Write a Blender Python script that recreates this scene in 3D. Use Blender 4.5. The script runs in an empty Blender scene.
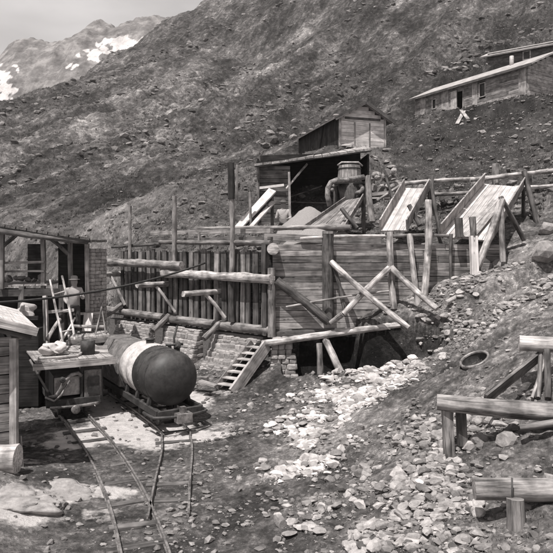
import bpy, math, random
import numpy as np
from mathutils import Vector, Matrix
R = random.Random(7)
rng = np.random.default_rng(11)
scene = bpy.context.scene
COL = scene.collection
HC = 4.0; F = 600.0; CX = 276.5; HY = 252.0      # eye height, focal length, photo centre, horizon row

def at(px, py, Y):                                # a point seen at that place of the photo, Y metres away
    return Vector(((px-CX)/F*Y, Y, HC-(py-HY)/F*Y))

# ------------------------------------------------------------------ noise and terrain
def _hash(i, j, s):
    n = np.sin(i*127.1 + j*311.7 + s*74.7)*43758.5453
    return n-np.floor(n)
def vnoise(x, y, s=0):
    i = np.floor(x); j = np.floor(y); f = x-i; g = y-j
    f = f*f*(3-2*f); g = g*g*(3-2*g)
    a = _hash(i, j, s); b = _hash(i+1, j, s); c = _hash(i, j+1, s); d = _hash(i+1, j+1, s)
    return (a*(1-f)+b*f)*(1-g)+(c*(1-f)+d*f)*g-0.5
def fbm(x, y, o=4, s=0):
    r = 0; a = 1.0
    for k in range(o):
        r = r+a*vnoise(x*2**k+k*13.3, y*2**k-k*7.1, s+k); a *= .5
    return r
def sstep(a, b, x):
    t = np.clip((x-a)/(b-a), 0, 1); return t*t*(3-2*t)

class TPS:
    def __init__(s, pts, lam=1e-3):
        P = np.array(pts, float); s.P = P[:, :2]; n = len(P)
        K = s.k(s.P, s.P)+np.eye(n)*lam
        Q = np.c_[np.ones(n), s.P]
        A = np.block([[K, Q], [Q.T, np.zeros((3, 3))]])
        s.w = np.linalg.solve(A, np.r_[P[:, 2], 0, 0, 0]); s.n = n
    def k(s, A, B):
        d = np.sqrt(((A[:, None, :]-B[None, :, :])**2).sum(-1))
        return d                                   # linear kernel: no overshoot
    def __call__(s, x, y):
        x = np.asarray(x, float); sh = x.shape; q = np.c_[x.ravel(), np.asarray(y, float).ravel()]
        out = np.empty(len(q))
        for a in range(0, len(q), 60000):
            qq = q[a:a+60000]
            out[a:a+60000] = s.k(qq, s.P)@s.w[:s.n]+s.w[s.n]+qq@s.w[s.n+1:]
        return out.reshape(sh)

def pt(px, py, Y): v = at(px, py, Y); return (v.x, v.y, v.z)
low = [(-7,5,0),(-3.5,6,.1),(-6,8,.1),(-3,8,0),(-6,12,0),(-3,12,0),(-2,14,0),(-5,16,0),(-8,14,0),(-8,18,0),(-5,19.5,0),(-2.6,17.2,.12),
  (-3,10,0),(-1.5,11,.0),(-1,13,.06),(-1.3,9,.0),(-1.6,7,.05),(-4.7,9.6,.55),(-4.3,9.2,.25),(-4.6,8,.5),(-3.0,9.3,0),(-3.4,10.2,0),(-2.5,7.6,0),(-3.3,8.4,.02),(-12,16,.2),(-12,8,.6),(-9,24,.4),
  (-1,16.3,.25),(0,16,.4),(.5,15,.42),pt(345,378,15.5),pt(400,380,14.5),pt(440,350,15),pt(300,388,15.5),
  (2.9,16.7,1.95),pt(440,333,16.2),pt(400,303,17.3),(2.1,17.4,1.9),(.5,17.6,1.2),pt(450,290,16.5),pt(500,268,17.6),pt(553,240,17.8),
  pt(500,300,15),pt(553,300,13),pt(480,340,12.9),pt(475,360,11.9),pt(553,345,10.6),pt(553,380,9.8),pt(420,400,11.5),
  pt(350,400,13.5),(.5,12.8,.2),(0,11.2,.08),(1.28,10.4,.35),pt(400,450,10),pt(450,440,9.3),pt(553,440,8.3),(1.06,8.6,.25),pt(420,510,8),
  pt(553,510,7),(0,0,2.3),(3,3,1.7),(-2,4,.7),(6,5,2.2),(6.5,9,2.9),(9,12,4.5),(10,17,5.3),(1,5,.7),(-5,0,1.6),(8,0,3),(-14,0,1),(16,12,7)]
upp = [(0,18,3.9),(3,18.2,4.05),(6,18.5,4.2),(-3,21,3.8),(-6,24,3.9),(0,22,4.7),(4,22,5.0),(8.5,21,5.5),(8.1,17.8,4.4),(10,18,5.4),
  (-3,25,4.9),(-1,26,5.4),(2.5,26,5.7),(3.2,30.5,9.0),(5.9,32.3,9.4),(2,35,9.6),pt(400,172,29),pt(450,200,24),pt(480,150,28.5),pt(553,150,26),
  (9.6,42.0,12.7),(14.4,34.5,12.5),(9.87,42.6,12.9),(14.64,35,12.7),(18.2,37.4,14.4),(14,43,15.6),(17,49,17.8),(22,46,17.9),(26,42,18),(24,36,16.5),
  pt(50,237,32),pt(0,240,30),pt(130,205,32),pt(200,200,28),pt(100,150,60),pt(0,150,70),pt(0,116,84),pt(75,85,95),pt(110,57,112),pt(150,36,132),
  pt(200,8,150),pt(260,-30,152),pt(300,-50,155),pt(400,-60,150),pt(553,-60,135),pt(250,120,70),pt(400,80,75),pt(250,60,110),pt(450,62,82),pt(553,55,62),
  pt(170,110,80),pt(330,150,42),pt(180,160,48),pt(700,60,60),pt(750,-40,115),(-60,100,22),(-50,110,21),(-40,135,27),(-60,60,10),(-30,40,4.5),(-30,150,42),(-30,25,3),
  (-100,100,20),(-10,210,75),(50,200,85),(100,180,85),(0,260,90),(80,260,95),(40,20,14),(60,60,30)]
TL = TPS(low); TU = TPS(upp)
W0 = np.array([-.17, 17.5]); WD = np.array([-.761, .649]); WN = np.array([-.649, -.761])   # slatted side: start, run, outward
W1 = np.array([6.6, 17.9]); WR = (W1-W0)/np.linalg.norm(W1-W0)
def behind(x, y):                                  # metres behind the line of the ore bin
    a = -((x-W0[0])*WN[0]+(y-W0[1])*WN[1])
    b = (x-W0[0])*(-WR[1])+(y-W0[1])*WR[0]
    return np.minimum(a, b)
def height(x, y, rough=True):
    x = np.asarray(x, float); y = np.asarray(y, float)
    wob = fbm(x*1.3, y*1.3, 3, 3)
    lo = TL(x, y)
    # hollow under the plank side of the bin
    zf = np.interp(x, [.2, 1.2, 3.2, 4.3, 4.8], [.3, .3, .65, 1.15, 2.6])
    yb = np.interp(x, [.0, 2.1, 2.5, 3.5, 4.6], [18.4, 18.3, 16.75, 16.55, 16.2])+wob*.25
    yf = np.interp(x, [.2, 2, 4.6], [16.6, 16.1, 15.3])
    cut = zf+np.maximum(0, y-yb)*5+np.maximum(0, yf-y)*1.1+np.maximum(0, .3+wob*.3-x)*4
    lo = np.minimum(lo, np.where(x > -.5, cut, 99))
    # cut bank above the sunken drum
    d = np.exp(-(((x-4.45)/.85)**2+((y-12.75)/.28)**2)); lo = lo-.42*d
    lo = lo-.55*(1-sstep(.22, .30, np.hypot(x-3.94, y-11.9)))
    b = behind(x, y)
    up = TU(x, y)
    t = sstep(.12, .7, b)*sstep(7.5, 6.3, x)+sstep(-.8, 1.6, b)*sstep(6.3, 7.5, x)
    left = sstep(-5.5, -7.5, x)
    t = t*(1-left)+left*sstep(1.0, 4.5, b)
    h = lo*(1-t)+up*t
    pads = []
    for (ax, ay, lx, ly, gx, gy, L_, W_, zp) in ((14.64, 35, -.532, .847, .847, .532, 9.0, 4.4, 12.95), (23.4, 44.4, -.823, .567, .567, .823, 7.6, 4.2, 18.3), (3.25, 31, -.29, .957, .957, .29, 6.3, 2.6, 9.35)):
        a = (x-ax)*lx+(y-ay)*ly; c = (x-ax)*gx+(y-ay)*gy
        dd = np.hypot(np.maximum(0, np.abs(a-L_/2)-L_/2-.3), np.maximum(0, np.abs(c-W_/2)-W_/2-.4)); w_ = 1-sstep(.2, 2.4, dd); pads.append(w_)
        h = h*(1-w_)+zp*w_
    calm = 1-np.maximum.reduce(pads)*.9
    if rough:
        flat = np.exp(-(np.maximum(0, np.abs(x+3.2)-1.6)/1.2)**2)*(y < 17.5)       # the track bed
        am = 1-.85*flat
        h = h+am*(.10*fbm(x*1.6, y*1.6, 4, 1)*sstep(3, 8, y)+.045*fbm(x*7, y*7, 3, 9))+.012*fbm(x*12, y*12, 2, 5)
        far = sstep(26, 60, y)
        u = (x*.83-y*.55); v = (x*.55+y*.83)
        bank = sstep(20, 27, y)
        h = h+bank*calm*(.42*fbm(x*.5, y*.5, 4, 21)+.26*fbm(x*1.9, y*1.9, 3, 22))
        h = h+far*calm*(3.4*fbm(u/7, v/42, 5, 31)+1.2*(.5-np.abs(fbm(u/4, v/30, 4, 35)))+.8*fbm(x/5, y/5, 5, 33)+.3*fbm(x*.8, y*.8, 3, 37))
    return h
def gz(x, y): return float(height(np.array([x]), np.array([y]))[0])

# ------------------------------------------------------------------ materials
WARM = (1.0, .95, .935)
def grey(v, a=1): return (v*WARM[0], v*WARM[1], v*WARM[2], a)
def new_mat(name):
    m = bpy.data.materials.new(name); m.use_nodes = True
    nt = m.node_tree; nt.nodes.clear()
    o = nt.nodes.new('ShaderNodeOutputMaterial'); b = nt.nodes.new('ShaderNodeBsdfPrincipled')
    nt.links.new(b.outputs[0], o.inputs[0]); b.inputs['Specular IOR Level'].default_value = .2
    return m, nt, b
def nd(nt, t, **k):
    n = nt.nodes.new(t)
    for a, v in k.items():
        if a.startswith('i_'):
            key = a[2:]; key = int(key) if key.isdigit() else key.replace('_', ' ')
            n.inputs[key].default_value = v
        else: setattr(n, a, v)
    return n
def ramp(nt, src, stops):
    r = nt.nodes.new('ShaderNodeValToRGB'); e = r.color_ramp.elements
    while len(e) < len(stops): e.new(.5)
    for q, (p, v) in zip(e, stops): q.position = p; q.color = (v, v, v, 1)
    nt.links.new(src, r.inputs[0]); return r.outputs[0]
def mix(nt, fac, a, b, mode='MIX'):
    m = nt.nodes.new('ShaderNodeMix'); m.data_type = 'RGBA'; m.blend_type = mode
    for s, v in ((0, fac), (6, a), (7, b)):
        if hasattr(v, 'is_linked') or isinstance(v, bpy.types.NodeSocket): nt.links.new(v, m.inputs[s])
        else: m.inputs[s].default_value = v
    return m.outputs[2]
def wood(name, dark, lite, along=1.2, across=22, stain=.5, rough=.9):
    m, nt, b = new_mat(name)
    g = nd(nt, 'ShaderNodeAttribute', attribute_name='grain')
    t = nd(nt, 'ShaderNodeAttribute', attribute_name='tone')
    mp = nd(nt, 'ShaderNodeMapping'); mp.inputs['Scale'].default_value = (along, across, across)
    nt.links.new(g.outputs['Vector'], mp.inputs[0])
    n = nd(nt, 'ShaderNodeTexNoise', i_Scale=1.0, i_Detail=6.0, i_Roughness=.65); nt.links.new(mp.outputs[0], n.inputs[0])
    c = ramp(nt, n.outputs[0], [(.34, dark), (.5, (dark+lite)/2), (.66, lite)])
    n2 = nd(nt, 'ShaderNodeTexNoise', i_Scale=3.2, i_Detail=4.0); nt.links.new(g.outputs['Vector'], n2.inputs[0])
    s = ramp(nt, n2.outputs[0], [(.35, 1-stain), (.6, 1.0)])
    mp2 = nd(nt, 'ShaderNodeMapping'); mp2.inputs['Scale'].default_value = (along*.5, across*1.6, across*1.6); nt.links.new(g.outputs['Vector'], mp2.inputs[0])
    n3 = nd(nt, 'ShaderNodeTexNoise', i_Scale=1.0, i_Detail=2.0); nt.links.new(mp2.outputs[0], n3.inputs[0])
    c = mix(nt, 1.0, c, ramp(nt, n3.outputs[0], [(.3, .3), (.37, 1.0)]), 'MULTIPLY')
    mp3 = nd(nt, 'ShaderNodeMapping'); mp3.inputs['Scale'].default_value = (2.2, 6, 6); nt.links.new(g.outputs['Vector'], mp3.inputs[0])
    vk = nd(nt, 'ShaderNodeTexVoronoi', i_Scale=1.0); nt.links.new(mp3.outputs[0], vk.inputs[0])
    c = mix(nt, 1.0, c, ramp(nt, vk.outputs['Distance'], [(.04, .3), (.13, 1.0)]), 'MULTIPLY')
    c = mix(nt, 1.0, c, s, 'MULTIPLY'); c = mix(nt, 1.0, c, t.outputs['Color'], 'MULTIPLY')
    nt.links.new(c, b.inputs['Base Color']); b.inputs['Roughness'].default_value = rough
    bm_ = nd(nt, 'ShaderNodeBump', i_Strength=.5, i_Distance=.02); nt.links.new(n.outputs[0], bm_.inputs['Height']); nt.links.new(bm_.outputs[0], b.inputs['Normal'])
    return m
def stone(name, a, c_, sc=5, rough=.95, bump=.6):
    m, nt, b = new_mat(name)
    g = nd(nt, 'ShaderNodeAttribute', attribute_name='grain')
    t = nd(nt, 'ShaderNodeAttribute', attribute_name='tone')
    n = nd(nt, 'ShaderNodeTexNoise', i_Scale=float(sc), i_Detail=7.0, i_Roughness=.7); nt.links.new(g.outputs['Vector'], n.inputs[0])
    c = ramp(nt, n.outputs[0], [(.3, a), (.55, (a+c_)/2), (.75, c_)])
    c = mix(nt, 1.0, c, t.outputs['Color'], 'MULTIPLY')
    nt.links.new(c, b.inputs['Base Color']); b.inputs['Roughness'].default_value = rough
    bm_ = nd(nt, 'ShaderNodeBump', i_Strength=bump, i_Distance=.03); nt.links.new(n.outputs[0], bm_.inputs['Height']); nt.links.new(bm_.outputs[0], b.inputs['Normal'])
    return m
def metal(name, v, rough=.5, met=.0, rust=.4):
    m, nt, b = new_mat(name)
    g = nd(nt, 'ShaderNodeAttribute', attribute_name='grain')
    n = nd(nt, 'ShaderNodeTexNoise', i_Scale=4.0, i_Detail=8.0, i_Roughness=.7); nt.links.new(g.outputs['Vector'], n.inputs[0])
    c = ramp(nt, n.outputs[0], [(.36, v*(1-rust)), (.5, v), (.62, min(1, v*(1+rust)))])
    n4 = nd(nt, 'ShaderNodeTexNoise', i_Scale=17.0, i_Detail=6.0); nt.links.new(g.outputs['Vector'], n4.inputs[0])
    c = mix(nt, 1.0, c, ramp(nt, n4.outputs[0], [(.36, 1-rust*.7), (.46, 1.0), (.6, 1.0), (.68, 1+rust*.6)]), 'MULTIPLY')
    geo = nd(nt, 'ShaderNodeNewGeometry'); sz = nd(nt, 'ShaderNodeSeparateXYZ'); nt.links.new(geo.outputs['Normal'], sz.inputs[0])
    du = nd(nt, 'ShaderNodeMath', operation='MULTIPLY', use_clamp=True); nt.links.new(sz.outputs[2], du.inputs[0]); nt.links.new(ramp(nt, n.outputs[0], [(.4, 0), (.65, .28)]), du.inputs[1])
    c = mix(nt, du.outputs[0], c, (.16, .16, .16, 1))                # road dust settled on upward faces
    nt.links.new(c, b.inputs['Base Color']); b.inputs['Metallic'].default_value = met
    r = nd(nt, 'ShaderNodeMapRange', i_3=rough-.1, i_4=rough+.25); nt.links.new(n.outputs[0], r.inputs[0]); nt.links.new(r.outputs[0], b.inputs['Roughness'])
    b.inputs['Specular IOR Level'].default_value = .5
    return m
M = dict(
 grey=wood('weathered_wood', .13, .42), greyl=wood('bleached_wood', .28, .62), mid=wood('brown_wood', .07, .19), sleeper=wood('sleeper_wood', .08, .2, stain=.6), dark=wood('dark_wood', .022, .06),
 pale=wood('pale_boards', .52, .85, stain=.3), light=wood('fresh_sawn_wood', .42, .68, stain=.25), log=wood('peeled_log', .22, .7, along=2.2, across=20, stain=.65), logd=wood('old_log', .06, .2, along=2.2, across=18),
 logm=wood('weathered_log', .12, .42, along=2.2, across=18),
 bark=wood('bark', .10, .42, along=5, across=18, stain=.6), roofw=wood('roof_boards', .26, .55, stain=.35), roofl=wood('pale_roof_boards', .45, .7, stain=.3),
 stone=stone('masonry_stone', .24, .52, 9), mortar=stone('lime_mortar', .22, .42, 14), rubble=stone('rubble_stone', .14, .45, 9), dirt=stone('dirt', .05, .11, 6), rock=stone('grey_rock', .13, .4, 5),
 white=stone('quarried_white_stone', .34, .72, 9), scrub=stone('dry_scrub', .08, .24, 3), sand=stone('sand_heap', .22, .34, 25, bump=.3), bund=stone('canvas', .35, .7, 6, bump=.3),
 tank=metal('tank_paint', .032, .5, rust=.4), band=metal('white_paint', .55, .7, rust=.3), box=metal('grey_paint', .15, .75, rust=.5), iron=metal('iron', .035, .6, rust=.6), steel=metal('worn_rail_steel', .22, .4, .3, .6),
 pipe=metal('weathered_pipe', .2, .8, rust=.7), panel=metal('pale_panel', .4, .6, rust=.35), skin=metal('skin', .24, .6, rust=.1), hair=metal('hair', .03, .8, rust=.3), shirt=metal('pale_shirt', .42, .9, rust=.25), trousers=metal('dark_trousers', .05, .9, rust=.3), hat=stone('felt_hat', .2, .34, 9, bump=.2), hatd=stone('dark_cap', .07, .12, 9, bump=.2), rope=metal('cable_black', .02, .7))

# ------------------------------------------------------------------ mesh builder
class MB:
    def __init__(s): s.v = []; s.f = []; s.g = []; s.t = []; s.sm = []
    def add(s, vs, fs, gs, tone=None, smooth=False):
        n = len(s.v); tone = R.uniform(.72, 1.2) if tone is None else tone
        off = Vector((R.uniform(0, 50), R.uniform(0, 50), R.uniform(0, 50)))
        s.v += [Vector(a) for a in vs]; s.g += [Vector(a)+off for a in gs]; s.t += [tone]*len(vs)
        s.f += [tuple(i+n for i in f) for f in fs]; s.sm += [smooth]*len(fs)
        return s
    def beam(s, p0, p1, w, h, up=(0, 0, 1), tone=None, jit=.0, taper=1.0):   # squared timber along p0-p1, w across, h along up
        p0 = Vector(p0); p1 = Vector(p1); d = (p1-p0); L = d.length; d.normalize()
        up = Vector(up); a = d.cross(up)
        if a.length < 1e-4: a = d.cross(Vector((0, 1, 0)))
        a.normalize(); u = a.cross(d).normalized()
        n = max(1, min(6, int(L/.6))) if jit else 1
        vs = []; gs = []
        for i in range(n+1):
            q = i/n; k = 1+(taper-1)*q; c = p0+d*(L*q)+a*R.gauss(0, jit)+u*R.gauss(0, jit)
            for (x, y) in ((-1, -1), (1, -1), (1, 1), (-1, 1)):
                vs.append(c+a*(x*w*k/2)+u*(y*h*k/2)); gs.append((L*q, x*w/2, y*h/2))
        fs = [(3, 2, 1, 0), (4*n, 4*n+1, 4*n+2, 4*n+3)]
        for i in range(n):
            for k in range(4): fs.append((4*i+k, 4*i+(k+1) % 4, 4*i+4+(k+1) % 4, 4*i+4+k))
        return s.add(vs, fs, gs, tone)
    def box(s, c, sx, sy, sz, rz=0, tone=None):
        c = Vector(c); d = Vector((math.cos(rz), math.sin(rz), 0))
        return s.beam(c-d*sx/2, c+d*sx/2, sy, sz, tone=tone)
    def log(s, p0, p1, r0, r1=None, tone=None, seg=14, rough=.1, bend=.0, ends=True):
        r1 = r0 if r1 is None else r1; p0 = Vector(p0); p1 = Vector(p1); d = p1-p0; L = d.length; d.normalize()
        a = d.cross(Vector((0, 0, 1))) if abs(d.z) < .9 else d.cross(Vector((1, 0, 0)))
        a.normalize(); u = a.cross(d).normalized(); n = max(3, min(40, int(L/.16)))
        bend = bend or .009*L; bd = a*R.gauss(0, bend)+u*R.gauss(0, bend); vs = []; gs = []
        pr = [R.gauss(0, 1) for _ in range(seg)]; ph = [0.0]*seg
        for i in range(n+1):
            q = i/n; c = p0+d*(L*q)+bd*math.sin(q*math.pi); r = r0+(r1-r0)*q
            kn = 1+R.gauss(0, rough*.35)
            for k in range(seg):
                th = 2*math.pi*k/seg; ph[k] = ph[k]*.7+R.gauss(0, rough*.6)
                rr = r*kn*(1+pr[k]*rough*.6+ph[k]*.8)
                vs.append(c+(a*math.cos(th)+u*math.sin(th))*rr); gs.append((L*q, math.cos(th)*r, math.sin(th)*r))
        fs = []
        for i in range(n):
            for k in range(seg): fs.append((seg*i+k, seg*i+(k+1) % seg, seg*(i+1)+(k+1) % seg, seg*(i+1)+k))
        s.add(vs, fs, gs, tone, True)
        if ends:
            t2 = (s.t[-1])*1.15
            for i, rev in ((0, False), (n, True)):
                ring = vs[seg*i:seg*i+seg]; c = sum(ring, Vector())/seg
                off = d*(.0 if rev else 0)
                idx = [(k, (k+1) % seg, seg) for k in range(seg)]
                if not rev: idx = [(b, a_, c_) for a_, b, c_ in idx]
                s.add([p+off for p in ring]+[c+off], idx, [(p-c)*1.0 for p in ring]+[(0, 0, 0)], t2)
        return s
    def lathe(s, p0, axis, prof, seg=40, tone=1.0, smooth=True):   # prof: (distance along axis, radius)
        p0 = Vector(p0); d = Vector(axis).normalized(); a = d.cross(Vector((0, 0, 1)))
        if a.length < 1e-3: a = Vector((1, 0, 0))
        a.normalize(); u = a.cross(d).normalized(); vs = []; gs = []
        for (h, r) in prof:
            for k in range(seg):
                th = 2*math.pi*k/seg; vs.append(p0+d*h+(a*math.cos(th)+u*math.sin(th))*r); gs.append((h, math.cos(th)*r, math.sin(th)*r))
        fs = []
        for i in range(len(prof)-1):
            for k in range(seg): fs.append((seg*i+k, seg*i+(k+1) % seg, seg*(i+1)+(k+1) % seg, seg*(i+1)+k))
        return s.add(vs, fs, gs, tone, smooth)
    def tube(s, pts, r, seg=8, tone=1.0):
        pts = [Vector(p) for p in pts]; vs = []; gs = []; L = 0; a = None
        for i, p in enumerate(pts):
            d = (pts[min(i+1, len(pts)-1)]-pts[max(i-1, 0)]).normalized()
            if a is None: a = d.cross(Vector((0, 0, 1))) if abs(d.z) < .9 else d.cross(Vector((1, 0, 0)))
            a = (a-d*a.dot(d)).normalized(); u = a.cross(d)
            if i: L += (p-pts[i-1]).length
            for k in range(seg):
                th = 2*math.pi*k/seg; vs.append(p+(a*math.cos(th)+u*math.sin(th))*r); gs.append((L, math.cos(th)*r, math.sin(th)*r))
        n = len(pts); fs = [tuple(range(seg))[::-1], tuple(range(seg*(n-1), seg*n))]
        for i in range(n-1):
            for k in range(seg): fs.append((seg*i+k, seg*i+(k+1) % seg, seg*(i+1)+(k+1) % seg, seg*(i+1)+k))
        return s.add(vs, fs, gs, tone, True)
    def slab(s, quad, th, tone=None, n=1, along=0):               # thick sheet through four corners (a,b,c,d); split into n boards across
        a, b, c, d = [Vector(p) for p in quad]; nn = (b-a).cross(d-a).normalized()*th
        for i in range(n):
            q0 = i/n+.004*(n > 1); q1 = (i+1)/n-.004*(n > 1); e = nn*R.uniform(-.15, .15) if n > 1 else nn*0
            A = a.lerp(b, q0)+e; B = a.lerp(b, q1)+e; C = d.lerp(c, q1)+e; D = d.lerp(c, q0)+e
            if n > 1 and along: 
                x = R.uniform(-.02, .05); A = A+(A-D)*x*.3; B = B+(B-C)*x*.3
            vs = [A, B, C, D, A-nn, B-nn, C-nn, D-nn]; L = (D-A).length; W = (B-A).length
            gs = [(0, 0, 0), (0, W, 0), (L, W, 0), (L, 0, 0), (0, 0, -th), (0, W, -th), (L, W, -th), (L, 0, -th)]
            s.add(vs, [(0, 1, 2, 3), (7, 6, 5, 4), (0, 4, 5, 1), (1, 5, 6, 2), (2, 6, 7, 3), (3, 7, 4, 0)], gs, tone if tone is not None else R.uniform(.78, 1.18))
        return s
    def rock(s, c, r, tone=None, sq=(1, 1, 1), sub=1, smooth=False):
        V, Fc = ICO[sub]; c = Vector(c); rot = Matrix.Rotation(R.uniform(0, 6.28), 3, Vector((R.gauss(0, 1), R.gauss(0, 1), R.gauss(0, 1)+.01)).normalized())
        pl = [(Vector((R.gauss(0, 1), R.gauss(0, 1), R.gauss(0, 1))).normalized(), R.uniform(.28, .8)) for _ in range(6)]
        vs = []
        for v in V:
            w = Vector(v)*(1+R.uniform(-.06, .06))
            for n_, dd in pl:
                k = w.dot(n_)
                if k > dd: w = w-n_*(k-dd)
            w = rot@w; vs.append(Vector((w.x*sq[0], w.y*sq[1], w.z*sq[2]))*r)
        return s.add([c+v for v in vs], Fc, vs, tone, smooth)
    def block(s, c, ax, ay, az, hx, hy, hz, tone=None):              # rounded irregular building stone in a frame
        V, Fc = ICO[2]; c = Vector(c); vs = []
        jj = [R.uniform(-.2, .2) for _ in range(6)]; e = R.uniform(.28, .42)
        for v in V:
            x, y, z = [math.copysign(abs(q)**e, q) for q in v]
            x2 = x*(1+jj[0]*z*.5+jj[1]*.3); z2 = z*(1+jj[2]*x*.45)+jj[3]*x*.3; k = 1+R.uniform(-.03, .03)
            vs.append(c+ax*(x2*hx*k)+ay*(y*hy*k)+az*(z2*hz*k))
        return s.add(vs, Fc, vs, tone, False)
    def build(s, name, mat, parent=None, at0=None):
        org = Vector(parent['_o']) if parent is not None and '_o' in parent else (Vector(at0) if at0 is not None else (sum(s.v, Vector())/max(1, len(s.v))))
        me = bpy.data.meshes.new(name); me.from_pydata([v-org for v in s.v], [], s.f)
        A = me.attributes.new('grain', 'FLOAT_VECTOR', 'POINT'); A.data.foreach_set('vector', np.array([c for g in s.g for c in g], dtype=np.float32))
        T = me.attributes.new('tone', 'FLOAT', 'POINT'); T.data.foreach_set('value', np.array(s.t, dtype=np.float32))
        me.polygons.foreach_set('use_smooth', s.sm); me.materials.append(M[mat] if isinstance(mat, str) else mat); me.update()
        o = bpy.data.objects.new(name, me); COL.objects.link(o)
        if parent is not None: o.parent = parent; o['_o'] = parent['_o']
        else: o.location = org; o['_o'] = tuple(org)
        return o
def _ico(sub):
    import bmesh
    b = bmesh.new(); bmesh.ops.create_icosphere(b, subdivisions=sub, radius=1)
    r = ([tuple(v.co) for v in b.verts], [tuple(v.index for v in f.verts) for f in b.faces]); b.free(); return r
ICO = {0: _ico(1), 1: _ico(2), 2: _ico(3)}
def tag(o, label, cat, group=None, kind=None):
    o['label'] = label; o['category'] = cat
    if group: o['group'] = group
    if kind: o['kind'] = kind
    return o
def thing(name, label, cat, loc, group=None):
    o = bpy.data.objects.new(name, None); o.empty_display_size = .2; COL.objects.link(o); o.location = loc; o['_o'] = tuple(loc)
    return tag(o, label, cat, group)
def onelog(name, p0, p1, r0, r1, mat, label, cat='log', group=None, **k):
    return tag(MB().log(p0, p1, r0, r1, **k).build(name, mat), label, cat, group)

# ------------------------------------------------------------------ ground
def grid_mesh(name, X, Y, Z, mat, attrs):
    n, m = X.shape; me = bpy.data.meshes.new(name)
    co = np.stack([X, Y, Z], -1).reshape(-1, 3).astype(np.float32)
    idx = np.arange(n*m).reshape(n, m)
    q = np.stack([idx[:-1, :-1], idx[:-1, 1:], idx[1:, 1:], idx[1:, :-1]], -1).reshape(-1, 4)
    me.vertices.add(n*m); me.vertices.foreach_set('co', co.ravel())
    me.loops.add(q.size); me.loops.foreach_set('vertex_index', q.ravel().astype(np.int32))
    me.polygons.add(len(q)); me.polygons.foreach_set('loop_start', np.arange(0, q.size, 4, dtype=np.int32)); me.polygons.foreach_set('loop_total', np.full(len(q), 4, dtype=np.int32))
    me.update(calc_edges=True); me.polygons.foreach_set('use_smooth', np.ones(len(q), dtype=bool))
    for k, v in attrs.items():
        a = me.attributes.new(k, 'FLOAT', 'POINT'); a.data.foreach_set('value', v.ravel().astype(np.float32))
    me.materials.append(mat); o = bpy.data.objects.new(name, me); COL.objects.link(o); o['kind'] = 'structure'; return o

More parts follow.
